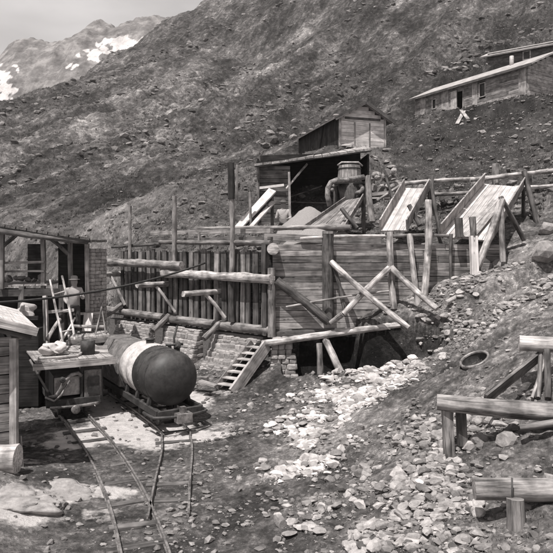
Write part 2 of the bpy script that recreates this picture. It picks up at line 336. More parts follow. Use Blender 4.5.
def ground_mat():
    m, nt, b = new_mat('ground_soil')
    tc = nd(nt, 'ShaderNodeTexCoord')
    def noise(sc, det=8, ro=.65, mapping=None):
        n = nd(nt, 'ShaderNodeTexNoise', i_Scale=float(sc), i_Detail=float(det), i_Roughness=ro)
        if mapping:
            mp = nd(nt, 'ShaderNodeMapping'); mp.inputs['Rotation'].default_value = mapping[0]; mp.inputs['Scale'].default_value = mapping[1]
            nt.links.new(tc.outputs['Object'], mp.inputs[0]); nt.links.new(mp.outputs[0], n.inputs[0])
        else: nt.links.new(tc.outputs['Object'], n.inputs[0])
        return n.outputs[0]
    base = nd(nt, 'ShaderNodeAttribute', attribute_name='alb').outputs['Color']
    farA = nd(nt, 'ShaderNodeAttribute', attribute_name='far').outputs['Fac']
    dust = nd(nt, 'ShaderNodeAttribute', attribute_name='dust').outputs['Fac']
    fine = ramp(nt, noise(6, 9, .8), [(.36, .35), (.5, .85), (.57, 1.3), (.66, 2.6)])
    vor = nd(nt, 'ShaderNodeTexVoronoi', i_Scale=14.0); nt.links.new(tc.outputs['Object'], vor.inputs[0])
    peb = ramp(nt, vor.outputs['Color'], [(.0, .7), (.6, 1.0), (.85, 1.2), (.95, 1.9)])
    near = mix(nt, 1.0, fine, peb, 'MULTIPLY')
    big = ramp(nt, noise(.9, 6, .6), [(.38, .5), (.5, 1.0), (.6, 1.5)])
    near = mix(nt, 1.0, near, big, 'MULTIPLY')
    cu = nd(nt, 'ShaderNodeCombineXYZ'); nt.links.new(nd(nt, 'ShaderNodeAttribute', attribute_name='su').outputs['Fac'], cu.inputs[0]); nt.links.new(nd(nt, 'ShaderNodeAttribute', attribute_name='sv').outputs['Fac'], cu.inputs[1])
    def streak(sc, det, ro):
        n = nd(nt, 'ShaderNodeTexNoise', i_Scale=float(sc), i_Detail=float(det), i_Roughness=ro); nt.links.new(cu.outputs[0], n.inputs[0]); return n.outputs[0]
    st = ramp(nt, streak(.35, 10, .68), [(.38, .5), (.48, .85), (.56, 1.2), (.64, 1.8)])
    st = mix(nt, 1.0, st, ramp(nt, streak(2.2, 8, .75), [(.36, .55), (.5, .95), (.58, 1.3), (.68, 1.9)]), 'MULTIPLY')
    sp = ramp(nt, noise(1.1, 10, .85), [(.38, .45), (.5, .9), (.55, 1.3), (.62, 2.3)])
    farc = mix(nt, 1.0, st, sp, 'MULTIPLY')
    var = mix(nt, farA, near, farc)
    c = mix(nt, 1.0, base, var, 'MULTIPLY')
    dn = noise(5, 6, .6)
    dd = ramp(nt, dn, [(.3, .55), (.6, .82)])
    ma = nd(nt, 'ShaderNodeMath', operation='MULTIPLY_ADD', i_1=1.1, i_2=-.55)
    nt.links.new(dn, ma.inputs[0]); a2 = nd(nt, 'ShaderNodeMath', operation='ADD', use_clamp=True); nt.links.new(ma.outputs[0], a2.inputs[0]); nt.links.new(dust, a2.inputs[1])
    sh = nd(nt, 'ShaderNodeMapRange', i_1=.35, i_2=.65); nt.links.new(a2.outputs[0], sh.inputs[0])
    c = mix(nt, sh.outputs[0], c, dd)
    nt.links.new(c, b.inputs['Base Color']); b.inputs['Roughness'].default_value = .95
    hb = noise(16, 8, .75)
    bp = nd(nt, 'ShaderNodeBump', i_Strength=.9, i_Distance=.1); nt.links.new(hb, bp.inputs['Height'])
    bp2 = nd(nt, 'ShaderNodeBump', i_Distance=.9); nt.links.new(noise(1.3, 8, .75), bp2.inputs['Height']); nt.links.new(farA, bp2.inputs['Strength']); nt.links.new(bp.outputs[0], bp2.inputs['Normal'])
    nt.links.new(bp2.outputs[0], b.inputs['Normal'])
    return m
def topx(x, y, z): return CX+F*x/np.maximum(y, .5)
def build_ground():
    ys = np.r_[np.linspace(-6, 5.8, 40), 6*np.exp(np.linspace(0, math.log(230/6), 900))]
    us = np.linspace(-1.0, 1.0, 900); us = np.sign(us)*np.abs(us)**1.25
    w = np.maximum(ys, 6)*.78+2
    X = us[None, :]*w[:, None]; Y = np.repeat(ys[:, None], len(us), 1)
    Z = height(X, Y)
    b = behind(X, Y)
    alb = np.full(X.shape, .16)
    alb += .04*fbm(X*.4, Y*.4, 3, 41)
    # rubble fan is paler, track bed darker, pit face dark
    alb = np.where((Y < 17) & (X > -1.5) & (X < 1.5), alb*.9, alb)
    alb = alb*(1-.6*sstep(2.6, 3.2, X)*0)
    pit = ((X > .1) & (X < 4.7) & (Y > 15.6) & (Y < 18.6) & (Z < TL(X, Y)-.12)); alb = np.where(pit, .022, alb)  # dark soil, with the shade of the hollow put into its colour
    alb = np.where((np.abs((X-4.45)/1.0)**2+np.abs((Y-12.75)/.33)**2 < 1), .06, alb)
    # right hillside dusty and pale
    alb += .10*sstep(3.0, 5.0, X)*(Y < 18.5)*sstep(11.5, 13.5, Y)
    alb += .07*sstep(.2, 1.4, X)*sstep(13, 11, Y)
    alb += .16*np.exp(-(((X-1.2-(Y-12.8)*.55)/.9)**2+((Y-12.8)/2.2)**2)**2)
    alb += .07*sstep(-3.6, -4.2, X)*sstep(10.6, 9.8, Y)
    far = sstep(22, 40, Y)
    hill = .155+.03*sstep(40, 90, Y)
    hill = hill*(1+.55*fbm((X*.83-Y*.55)/9, (X*.55+Y*.83)/30, 4, 51)+.3*fbm(X/14, Y/14, 3, 52))
    hill = hill*(1-.3*sstep(-8, 12, X))*(1+.4*sstep(-6, -18, X)*sstep(110, 50, Y))
    pt_ = fbm(X/4.5, Y/7, 5, 55)+.5*fbm((X*.83-Y*.55)/3, (X*.55+Y*.83)/12, 4, 56); pt_ = pt_+.45*fbm(X/1.3, Y/2.2, 4, 57); hill = hill*(1-.33*sstep(.02, .3, pt_))*(1+.45*sstep(-.05, -.35, pt_))
    alb = alb*(1-far)+hill*far
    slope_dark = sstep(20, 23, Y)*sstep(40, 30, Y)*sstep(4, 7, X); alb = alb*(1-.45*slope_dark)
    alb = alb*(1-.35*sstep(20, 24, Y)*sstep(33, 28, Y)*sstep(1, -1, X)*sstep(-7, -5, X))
    # white limestone dust spilled on the track bed
    dust = np.zeros(X.shape)
    def blob(cx, cy, rx, ry, rot=0, k=1.):
        c, s = math.cos(rot), math.sin(rot); dx = X-cx; dy = Y-cy
        q = ((dx*c+dy*s)/rx)**2+((-dx*s+dy*c)/ry)**2
        return k*np.exp(-q**2*.69)
    for a in ((-3.35, 14.6, 1.0, 2.4, .45, 1.35), (-2.2, 15.9, .5, .9, .45, .8), (-2.6, 13.0, 1.5, .45, 0, 1.3), (-3.7, 13.3, 1.2, .7, 0, 1.2), (-3.3, 13.6, 1.1, .9, 0, 1.3), (-4.3, 12.6, .6, .5, 0), (-3.0, 10.05, .75, .3, -.1, .8), (-1.6, 16.2, .8, .35, .3, .45), (-4.6, 15.8, .5, 1.5, .45, .8), (-3.6, 9.6, .5, .3, 0, .6), (-4.1, 8.9, .9, .5, 0, .75), (-2.7, 9.2, .35, .3, 0, .5), (-4.6, 11.0, .4, .3, 0, .5), (-1.2, 13.6, .7, .3, 0, .45)):
        dust = np.maximum(dust, blob(*a))
    dust = dust*(Y < 18)
    # valley grass strip and ground beyond camera sides untouched
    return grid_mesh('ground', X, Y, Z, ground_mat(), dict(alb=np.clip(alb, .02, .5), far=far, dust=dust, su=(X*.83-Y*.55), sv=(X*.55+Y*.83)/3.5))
build_ground()

# far mountain with snow patches
def build_mountain():
    ys = np.linspace(330, 620, 300); xs = np.linspace(-420, 60, 480)
    X, Y = np.meshgrid(xs, ys)
    px = CX+F*X/Y
    crest = np.interp(px, [-80, 0, 15, 30, 60, 100, 150, 300], [74, 60, 46, 40, 36, 34, 30, 34])
    zc = HC+(HY-crest)/F*560
    t = sstep(330, 560, Y); Z = 10+(zc-10)*t**1.15-(np.maximum(0, Y-565))*.8
    Z = Z+(16*fbm(X/40, Y/60, 6, 61)+9*(.3-np.abs(fbm(X/16, Y/50, 5, 62))))*sstep(330, 420, Y)
    py = HY-(Z-HC)/Y*F
    def g(cx, cy, rx, ry): return np.exp(-(((px-cx)/rx)**2+((py-cy)/ry)**2)**1.5)
    snow = np.maximum.reduce([g(2, 90, 13, 24), g(-20, 100, 24, 34), g(125, 46, 26, 9), g(92, 56, 13, 6), .55*g(70, 66, 8, 4), .5*g(15, 70, 5, 5)])
    snow = snow*1.1+(1.3*fbm((px-py*.4)/9, py/5, 5, 66)+.9*fbm((px+py)/3, (px-py)/9, 4, 68))*sstep(.01, .25, snow)
    m, nt, b = new_mat('mountain_rock_and_snow')
    tc = nd(nt, 'ShaderNodeTexCoord'); n = nd(nt, 'ShaderNodeTexNoise', i_Scale=.08, i_Detail=9.0, i_Roughness=.7); nt.links.new(tc.outputs['Object'], n.inputs[0])
    c = ramp(nt, n.outputs[0], [(.36, .09), (.5, .19), (.62, .34)])
    s = nd(nt, 'ShaderNodeAttribute', attribute_name='snow'); mr = nd(nt, 'ShaderNodeMapRange', i_1=.35, i_2=.6); nt.links.new(s.outputs['Fac'], mr.inputs[0])
    c = mix(nt, mr.outputs[0], c, ramp(nt, n.outputs[0], [(.3, .45), (.6, .78)])); nt.links.new(c, b.inputs['Base Color']); b.inputs['Roughness'].default_value = 1
    bp = nd(nt, 'ShaderNodeBump', i_Strength=.6, i_Distance=8.0); nt.links.new(n.outputs[0], bp.inputs['Height']); nt.links.new(bp.outputs[0], b.inputs['Normal'])
    grid_mesh('mountain', X, Y, Z, m, dict(snow=snow))
build_mountain()

# ------------------------------------------------------------------ stones
def scatter(name, mat, n, fn, rmin, rmax, label, cat='rubble', power=2.5, sub=0, sink=.25, tone=(.6, 1.25)):
    mb = MB(); P = []
    while len(P) < n:
        x, y = fn()
        if x is not None: P.append((x, y))
    P = np.array([q for q in P if math.hypot(q[0]-3.94, q[1]-11.9) > .42]); Z = height(P[:, 0], P[:, 1])
    for (x, y), z in zip(P, Z):
        r = rmin+(rmax-rmin)*R.random()**power
        r *= 1.0
        mb.rock((x, y, z+r*(.5-sink)), r, tone=R.uniform(*tone), sq=(1, R.uniform(.5, 1), R.uniform(.3, .8)), sub=(1 if r > .1 and y < 20 else sub))
    return tag(mb.build(name, mat, at0=(0, 0, 0)), label, cat, kind='stuff')
def inpoly(px, py, poly):
    c = False; j = len(poly)-1
    for i in range(len(poly)):
        xi, yi = poly[i]; xj, yj = poly[j]
        if (yi > py) != (yj > py) and px < (xj-xi)*(py-yi)/(yj-yi)+xi: c = not c
        j = i
    return c
# plan outlines (x, y in metres)
RUB = [(.0, 11.6), (.45, 13.2), (1.1, 15.0), (1.9, 15.6), (3.1, 15.2), (3.3, 14.2), (1.9, 12.8), (1.1, 11.5), (.5, 10.4), (0, 10.4)]
RUB2 = [(.3, 7.5), (.8, 9.4), (1.6, 10.2), (2.3, 10.6), (3.3, 9.9), (3.2, 8.8), (2.6, 7.6), (2.2, 6.6), (.6, 6.6)]
RUB3 = [(2.3, 15.6), (3.4, 16.6), (5, 17), (7.5, 17.2), (8.5, 14.5), (6.6, 11.5), (5, 12.8), (3.9, 13.6)]
def inside(poly, thr=-.1):
    xs = [p[0] for p in poly]; ys = [p[1] for p in poly]
    def f():
        if R.random() < .0: return (None, None)
        x = R.uniform(min(xs)-.3, max(xs)+.3); y = R.uniform(min(ys)-.3, max(ys)+.3)
        return (x, y) if inpoly(x+R.gauss(0, .4), y+R.gauss(0, .4), poly) and float(fbm(np.array(x*1.7), np.array(y*1.7), 4, 77)) > R.gauss(thr, .12) else (None, None)
    return f
scatter('rubble_heap', 'white', 7500, inside(RUB), .01, .15, 'heap of pale broken quarried stone spilling down from the hollow under the plank wall', power=5, tone=(.4, 1.35))
scatter('rubble_spread', 'rubble', 6500, inside(RUB2, .04), .008, .13, 'loose grey and white stones beside the fallen logs at lower right', power=7, tone=(.4, 1.6))
scatter('rubble_bank', 'rubble', 6500, inside(RUB3, .04), .01, .15, 'broken pale rock strewn over the bank at the foot of the plank wall', power=7, tone=(.5, 1.6))
def near_any():
    y = R.uniform(6.3, 19.5); x = R.uniform(-.6, .6)*y
    if behind(x, y) > -.1: return (None, None)
    if x > -1 and float(fbm(np.array(x*1.2), np.array(y*1.2), 4, 78)) < R.gauss(.02, .15): return (None, None)
    if -6.5 < x < -1.9+.1*(y-8) and y < 17 and R.random() < .82: return (None, None)
    return x, y
scatter('ground_gravel', 'rock', 9000, near_any, .01, .09, 'small loose stones scattered over the bare ground', 'gravel', power=4)
def hill_any():
    y = 19.5+R.random()**1.3*50; x = R.uniform(-.62, .62)*y
    if behind(x, y) < .8: return (None, None)
    if y > 38 and R.random() < .4: return (None, None)
    return x, y
scatter('hillside_stones', 'rubble', 5200, hill_any, .03, .26, 'weathered stones scattered over the slope behind the buildings', 'stones', power=7, sink=.2, tone=(.25, .95))
def out_any():
    y = 50+R.random()**1.2*75; x = R.uniform(-.6, .6)*y
    q = float(fbm(np.array((x*.83-y*.55)/4), np.array((x*.55+y*.83)/22), 4, 58))
    return (x, y) if q > R.gauss(.12, .12) else (None, None)
scatter('mountain_outcrops', 'rubble', 3600, out_any, .1, .75, 'rocky outcrops and scree streaks on the upper mountainside', 'outcrops', power=4, sink=.35, tone=(.25, .95))
def hi_any():
    y = 22+R.random()*17; x = y*R.uniform(.2, .55)
    return x, y
scatter('house_slope_stones', 'rock', 2200, hi_any, .03, .17, 'scree and stones on the dark bank below the long house', 'stones', power=9, sink=.1, tone=(.5, 1.6))
def tufts(name, n, fn, h, label, mat='scrub'):
    mb = MB(); P = []
    while len(P) < n:
        x, y = fn()
        if x is not None: P.append((x, y))
    P = np.array(P); Z = height(P[:, 0], P[:, 1])
    for (x, y), z in zip(P, Z):
        k = h*R.uniform(.5, 1.3)*(1+max(0, y-25)*.012); vs = []; fs = []
        for j in range(12):
            a = R.uniform(0, 6.28); l = k*R.uniform(.5, 1); rr = k*R.uniform(0, .7); b = R.uniform(0, 6.28)
            p = Vector((x+rr*math.cos(b), y+rr*math.sin(b), z-.03)); w = k*.09
            vs += [p+Vector((-w*math.sin(a), w*math.cos(a), 0)), p+Vector((w*math.sin(a), -w*math.cos(a), 0)), p+Vector((math.cos(a)*l*.6, math.sin(a)*l*.6, l))]; fs.append((3*j, 3*j+1, 3*j+2))
        mb.add(vs, fs, vs, R.uniform(.4, 1.3))
    return tag(mb.build(name, mat, at0=(0, 0, 0)), label, 'grass', kind='stuff')
def hill_t():
    while True:
        y = 20+R.random()**1.1*75; x = R.uniform(-.62, .62)*y
        if behind(x, y) > .8 and float(fbm(np.array(x/3.), np.array(y/3.), 3, 91)) > R.uniform(-.5, .35): return x, y
def near_t():
    while True:
        y = R.uniform(6.5, 17); x = R.uniform(.1, .6)*y
        if behind(x, y) < -.2 and float(fbm(np.array(x/.9), np.array(y/.9), 3, 92)) > R.uniform(-.2, .5): return x, y
tufts('scrub', 15000, hill_t, .15, 'low tufts of dry grass and scrub over the mountainside')
tufts('dry_grass', 1500, near_t, .06, 'sparse dry grass tufts between the stones on the right slope')
for (px, py, Y, r, m) in ((328, 378, 15.6, .19, 'white'), (382, 385, 14.6, .25, 'white'), (372, 383, 14.9, .2, 'white'), (382, 500, 8.4, .13, 'white'), (360, 497, 8.7, .12, 'white'), (395, 478, 9.2, .13, 'white'), (366, 470, 9.7, .11, 'rubble'),
        (307, 494, 9.1, .09, 'rock'), (505, 432, 8.6, .17, 'rubble'), (522, 245, 17.2, .35, 'rock'), (541, 246, 16.6, .45, 'rock'), (478, 422, 9.0, .1, 'rubble'), (468, 432, 8.9, .13, 'white'), (480, 436, 8.9, .14, 'rubble'),
        (500, 250, 17.8, .22, 'rock'), (430, 470, 8.6, .1, 'white'), (420, 480, 8.4, .13, 'white'), (440, 425, 9.6, .16, 'rubble'), (425, 440, 9.6, .1, 'rock'), (548, 228, 18.5, .35, 'rubble'), (250, 402, 15.0, .1, 'rubble'), (245, 405, 14.6, .07, 'white')):
    x = (px-CX)/F*Y; z = gz(x, Y)
    o = MB().rock((x, Y, z+r*.25), r, tone=R.uniform(.85, 1.15), sq=(1.1, .9, .75), sub=1).build('boulder', m)
    tag(o, 'angular loose boulder lying on the rubble covered ground', 'boulder', 'loose boulders lying about the quarry ground')

# ------------------------------------------------------------------ tracks
def rail_profile(mb, pts, zt):
    for a, b in zip(pts[:-1], pts[1:]):
        a = Vector(a); b = Vector(b); e = (b-a).normalized()*.006
        mb.beam(a+Vector((0, 0, zt)), b+e+Vector((0, 0, zt)), .032, .022, tone=1.1)
        mb.beam(a+Vector((0, 0, zt-.032)), b+e+Vector((0, 0, zt-.032)), .012, .05, tone=.6)
        mb.beam(a+Vector((0, 0, zt-.06)), b+e+Vector((0, 0, zt-.06)), .055, .012, tone=.7)
def bez(pts, n=26):                                # smooth path through points
    out = []; P = [Vector(p+(0,)) for p in pts]; P = [2*P[0]-P[1]]+P+[2*P[-1]-P[-2]]
    for i in range(1, len(P)-2):
        for k in range(n):
            t = k/n; a, b, c, d = P[i-1:i+3]
            out.append(.5*((2*b)+(c-a)*t+(2*a-5*b+4*c-d)*t*t+(3*b-a-3*c+d)*t**3))
    out.append(P[-2]); return out
def track(label, centre, g=.6, sl=(.55, .0), zt=.06, cut_right=None):
    pts = bez(centre, 10); c0 = pts[0]
    root = thing('rail_track', label, 'rail track', (c0.x, c0.y, 0))
    side = []
    for sg in (-1, 1):
        L = []
        for i, p in enumerate(pts):
            d = (pts[min(i+1, len(pts)-1)]-pts[max(0, i-1)]).normalized(); nrm = Vector((-d.y, d.x, 0))
            L.append(p+nrm*sg*g/2)
        if cut_right and sg == cut_right[0]: L = L[:int(len(L)*cut_right[1])]
        mb = MB(); rail_profile(mb, L, zt); mb.build('rail', 'steel', root)
    d0 = 0
    for i in range(1, len(pts)):
        d = pts[i]-pts[i-1]; d0 += d.length
        if d0 > sl[0]:
            d0 = 0
            if R.random() < sl[1]: continue
            d.normalize(); nrm = Vector((-d.y, d.x, 0)); p = pts[i]; w = R.uniform(.38, .5)
            MB().beam(p-nrm*w+Vector((0, 0, zt-.092)), p+nrm*w+Vector((0, 0, zt-.092)), .15, .07, jit=.012).build('sleeper', 'sleeper', root)
    return root
track('narrow gauge track in the left foreground leading to the small locomotive', [(-1.2, 6.4), (-2.28, 9.36), (-3.5, 12.0), (-4.87, 14.5), (-6.4, 17.2), (-8.2, 20)], sl=(.62, .0))
track('narrow gauge track under the tank wagon, its near end running into the left track', [(-1.62, 9.0), (-1.8, 10.4), (-1.96, 11.8), (-2.13, 12.75), (-2.43, 13.65), (-4.1, 16.45), (-6.0, 19.4)], sl=(.7, .0), cut_right=None)

# ------------------------------------------------------------------ tank wagon
def tank_wagon():
    d = Vector((-.53, .848, 0)).normalized(); n = Vector((d.y, -d.x, 0)); f = Vector((-2.3, 13.55, 0))
    root = thing('tank_wagon', 'narrow gauge tank wagon with dark rounded tank, white painted bands and a grey box behind', 'tank wagon', f)
    c = f+n*.03+Vector((0, 0, 1.1)); r = .625
    prof = []
    for k in range(0, 13):
        a = k/12*math.pi/2; prof.append((.42*(1-math.cos(a)), r*math.sin(a)+.001))
    t = MB().lathe(c-d*.12, d, prof+[(1.32, r)], 56)
    tk = t.build('tank', 'tank', root)
    mb = MB()
    for h in (.44, .85, 1.26): mb.lathe(c-d*.12, d, [(h, r), (h, r+.008), (h+.035, r+.008), (h+.035, r)], 56)
    for k in range(56):
        th = 2*math.pi*k/56; 
        for h in (.457, .867, 1.277): mb.rock(c+d*(h-.12)+(n*math.cos(th)+Vector((0, 0, 1))*math.sin(th))*(r+.01), .011, 1, sub=0)
    mb.build('seam', 'tank', tk)
    MB().lathe(c-d*.12, d, [(1.32, r-.02), (1.32, r+.012), (1.74, r+.012), (1.76, r-.02), (1.81, r-.02), (1.82, r+.004), (2.28, r+.004), (2.36, r-.2), (2.36, .01)], 56).build('white_band', 'band', root)
    # grey box section behind, eight sided
    b0 = f+d*2.2; b1 = f+d*4.35; sec = [(-.56, .6), (.56, .6), (.57, 1.16), (.3, 1.62), (-.3, 1.62), (-.57, 1.16)]
    vs = []; gs = []
    for q, b in ((0, b0), (1, b1)):
        for (x, z) in sec: vs.append(b+n*x+Vector((0, 0, z))); gs.append((q*2, x, z))
    fs = [tuple(range(6))[::-1], tuple(range(6, 12))]+[(i, (i+1) % 6, 6+(i+1) % 6, 6+i) for i in range(6)]
    bx = MB().add(vs, [tuple(reversed(q)) for q in fs], gs, 1).build('box_body', 'box', root)
    rb = MB()
    for q in (.02, .97):
        b = b0.lerp(b1, q)
        for i in (1, 2, 3, 4, 5):
            a_, c_ = sec[i], sec[(i+1) % 6]
            rb.beam(b+n*a_[0]*1.015+Vector((0, 0, a_[1]+.003)), b+n*c_[0]*1.015+Vector((0, 0, c_[1]+.003)), .05, .03, up=(n*(a_[0]+c_[0])+Vector((0, 0, a_[1]+c_[1]-2))), tone=1)
    rb.build('rib', 'box', bx)
    fr = MB()
    for sgn in (-1, 1):
        fr.beam(f+n*.52*sgn-d*.3+Vector((0, 0, .47)), f+n*.52*sgn+d*4.5+Vector((0, 0, .47)), .07, .14)
        fr.beam(f+n*.36*sgn-d*.2+Vector((0, 0, .41)), f+n*.36*sgn+d*4.4+Vector((0, 0, .41)), .06, .1)
    for q in (-.3, .9, 2.1, 3.3, 4.5): fr.beam(f+d*q-n*.52+Vector((0, 0, .465)), f+d*q+n*.52+Vector((0, 0, .465)), .1, .13)
    for q in (.35, 1.15, 1.9):
        for sgn in (-1, 1): fr.beam(f+d*q+n*.5*sgn+Vector((0, 0, .5)), f+d*q+n*.42*sgn+Vector((0, 0, .85)), .12, .06)
    fr.build('frame', 'iron', root)
    # curved front buffer bar and coupling block
    pts = []
    for k in range(21):
        a = -1+2*k/20; pts.append(f-d*(.36+.16*(1-a*a))+n*.62*a+Vector((0, 0, .42)))
    MB().tube([f+d*.2-n*.66+Vector((0, 0, .42))]+pts+[f+d*.2+n*.66+Vector((0, 0, .42))], .032).build('buffer_bar', 'iron', root)
    MB().box(f-d*.5+Vector((0, 0, .38)), .22, .34, .2, math.atan2(d.y, d.x), 1.0).box(f-d*.47+Vector((0, 0, .54)), .12, .12, .14, math.atan2(d.y, d.x), 1.6).build('coupling', 'steel', root)
    for q in (.25, 1.05, 3.15, 3.95):
        for sgn in (-1, 1):
            w = MB().lathe(f+d*q+n*(.3*sgn-.03)+Vector((0, 0, .24)), n, [(0, .03), (0, .14), (.0, .16), (.06, .16), (.06, .03)], 28)
            wh = w.build('wheel', 'iron', root)
            MB().box(f+d*q+n*.42*sgn+Vector((0, 0, .27)), .16, .08, .14, math.atan2(d.y, d.x), 1.).build('axle_box', 'iron', root)
        MB().tube([f+d*q-n*.4+Vector((0, 0, .24)), f+d*q+n*.4+Vector((0, 0, .24))], .03).build('axle', 'iron', root)
    v = MB().tube([c+d*1.66+Vector((0, 0, r-.02)), c+d*1.66+Vector((0, 0, r+.09))], .1, 16).tube([c+d*1.66+Vector((0, 0, r+.09)), c+d*1.66+Vector((0, 0, r+.12))], .12, 16)
    v.build('filler_cap', 'iron', root)
tank_wagon()

# ------------------------------------------------------------------ small locomotive with canopy at left
def loco():
    f = Vector((-4.85, 14.35, 0)); d = Vector((-.47, .88, 0)).normalized(); n = Vector((d.y, -d.x, 0)); rz = math.atan2(n.y, n.x); Z = Vector((0, 0, 1))
    root = thing('mine_locomotive', 'small mine locomotive with a flat canopy, parked under the open shed', 'locomotive', f)
    def P(a, b, z): return f+n*a+d*b+Z*z
    fr = MB().beam(P(-.62, 0, .42), P(.62, 0, .42), .09, .16, tone=1.2)
    for s in (-1, 1): fr.beam(P(.45*s, 0, .4), P(.45*s, 2.2, .4), .08, .16)
    fr.beam(P(-.62, 2.2, .4), P(.62, 2.2, .4), .1, .16); fr.box(P(0, 1.1, .46), 1.0, 2.1, .05, rz)
    fr.build('frame', 'iron', root)
    pts = [P(-.55+1.1*k/14, -.12-.1*math.sin(math.pi*k/14), .36) for k in range(15)]
    MB().tube(pts, .035).build('buffer_bar', 'steel', root)
    MB().lathe(P(0, -.32, .3), -d*-1, [(0, .01), (0, .09), (.02, .105), (.05, .105), (.06, .04), (.3, .04)], 24, 1.1).build('coupling', 'steel', root)
    MB().slab([P(-.42, .12, .56), P(.16, .12, .56), P(.16, .12, 1.0), P(-.42, .12, 1.0)], .05, 1.1).build('bonnet_panel', 'panel', root)
    MB().box(P(-.13, .7, .8), .62, 1.1, .5, rz, .5).build('engine_housing', 'iron', root)
    MB().slab([P(.25, .02, .5), P(.66, .02, .5), P(.66, .02, 1.14), P(.25, .02, 1.14)], .06, 1).box(P(.45, .4, .82), .38, .7, .62, rz).build('side_box', 'box', root)
    MB().slab([P(.33, -.015, .56), P(.6, -.015, .56), P(.6, -.015, .98), P(.33, -.015, .98)], .02, .5).build('door', 'iron', root)
    MB().tube([P(-.55, .1, .55), P(-.4, 0, .6), P(-.3, -.04, .75), P(-.22, -.05, .95), P(-.05, -.04, 1.08), P(.1, -.02, 1.1), P(.18, .02, 1.02)], .045, 10).build('pipe', 'steel', root)
    MB().tube([P(-.64, .0, .6), P(-.45, -.08, .5), P(-.3, -.08, .62), P(-.1, -.06, .95)], .028, 8).build('lever', 'steel', root)
    MB().lathe(P(-.28, -.1, 1.0), -d, [(0, .01), (0, .065), (.12, .065), (.13, .05), (.13, .01)], 22, .8).build('lamp', 'iron', root)
    for (a, b) in ((-.6, .05), (.2, .05), (.66, .05), (-.6, 1.9), (.66, 1.9)):
        MB().beam(P(a, b, .4), P(a, b, 1.28), .06, .06, tone=.8).build('canopy_post', 'iron', root)
    rf = MB()
    for k in range(9): rf.beam(P(-.8+.2*k+.02, -.1, 1.43), P(-.8+.2*k+.02, 2.2, 1.43), .19, .035, jit=.006)
    rf.build('canopy', 'roofw', root)
    MB().beam(P(-.92, -.12, 1.34), P(.96, -.12, 1.34), .04, .15, tone=1.1).build('fascia', 'greyl', root)
    for b in (.25, 1.7):
        for s in (-1, 1):
            MB().lathe(P(.3*s-.03, b, .25), n, [(0, .02), (0, .17), (.06, .17), (.06, .02)], 26).build('wheel', 'iron', root)
    # stuff on the canopy
    mb = MB()
    for k in range(6): mb.rock(P(-.25+R.uniform(-.25, .25), .55+R.uniform(-.35, .3), 1.55+R.uniform(0, .18)), R.uniform(.12, .22), sq=(1.2, 1, .7), sub=2, smooth=True)
    tag(mb.build('canvas_bundle', 'bund'), 'pale crumpled canvas bundle on the canopy of the small locomotive', 'bundle')
    tag(MB().tube([P(-.8, -.02, 1.52), P(-.3, .1, 1.49), P(.1, .2, 1.48), P(.3, .5, 1.5), P(0, .75, 1.52), P(-.4, .6, 1.52)], .035).build('bent_pipe', 'panel'), 'pale bent pipe lying on the canopy of the small locomotive', 'pipe')
    tag(MB().lathe(P(.42, .5, 1.45), Z, [(0, .01), (0, .17), (.34, .18), (.35, .15), (.05, .14), (.05, .01)], 22).build('bucket', 'iron'), 'dark open bucket on the canopy of the small locomotive', 'bucket')
loco()

# ------------------------------------------------------------------ foreground shack at far left
def shack():
    f = Vector((-4.62, 10.5, 0)); d = Vector((-.47, .88, 0)).normalized(); n = Vector((d.y, -d.x, 0))   # right wall runs parallel to the track
    root = thing('plank_shack', 'plank shack at the left edge with a pale sloping roof and light corner post', 'shack', f)
    Z = Vector((0, 0, 1))
    def P(a, b, z): return f+n*a+d*b+Z*z
    mb = MB(); z = .05
    while z < 2.45:
        mb.beam(P(-2.8, 0, z+.08), P(-.02, 0, z+.08), .04, .15, jit=.004); mb.beam(P(-.0, 0.03, z+.08), P(-.0, 2.6, z+.08), .04, .15, jit=.004); z += .165
    mb.build('wall', 'grey', root)
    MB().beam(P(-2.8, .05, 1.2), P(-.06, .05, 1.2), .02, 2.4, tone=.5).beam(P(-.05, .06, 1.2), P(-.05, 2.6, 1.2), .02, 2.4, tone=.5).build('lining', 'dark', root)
    MB().beam(P(.02, -.05, -.1), P(.02, -.05, 2.5), .12, .1, up=(0, -1, 0), tone=1.1).build('corner_post', 'greyl', root)
    MB().slab([P(-3, -.35, 3.75), P(.36, -.35, 2.7), P(.36, 3.3, 2.7), P(-3, 3.3, 3.75)], .08, n=1, tone=1.1).build('roof', 'roofl', root)
    MB().beam(P(-3, -.37, 3.66), P(.37, -.37, 2.62), .05, .14, tone=1.2).build('bargeboard', 'greyl', root)
    MB().beam(P(-3, -.1, 3.5), P(.3, -.1, 2.52), .1, .12, tone=.8).build('rafter', 'mid', root)
    onelog('log', at(-40, 460, 10.0), at(18, 459, 10.05), .225, .235, 'log', 'thick pale sawn log lying at the foot of the left shack', seg=20, rough=.03)
    tag(MB().slab([at(18, 478, 10.5), at(24, 478, 10.5), at(21, 436, 10.6), at(18.5, 436, 10.6)], .03, .8).build('plank', 'greyl'), 'narrow upright plank beside the sawn log at the left shack', 'plank')
    tag(MB().log(at(6, 341, 11.3), at(30, 333, 11.2), .06, .05).build('stick', 'log'), 'short pale pole end under the eave of the left shack', 'pole')
shack()

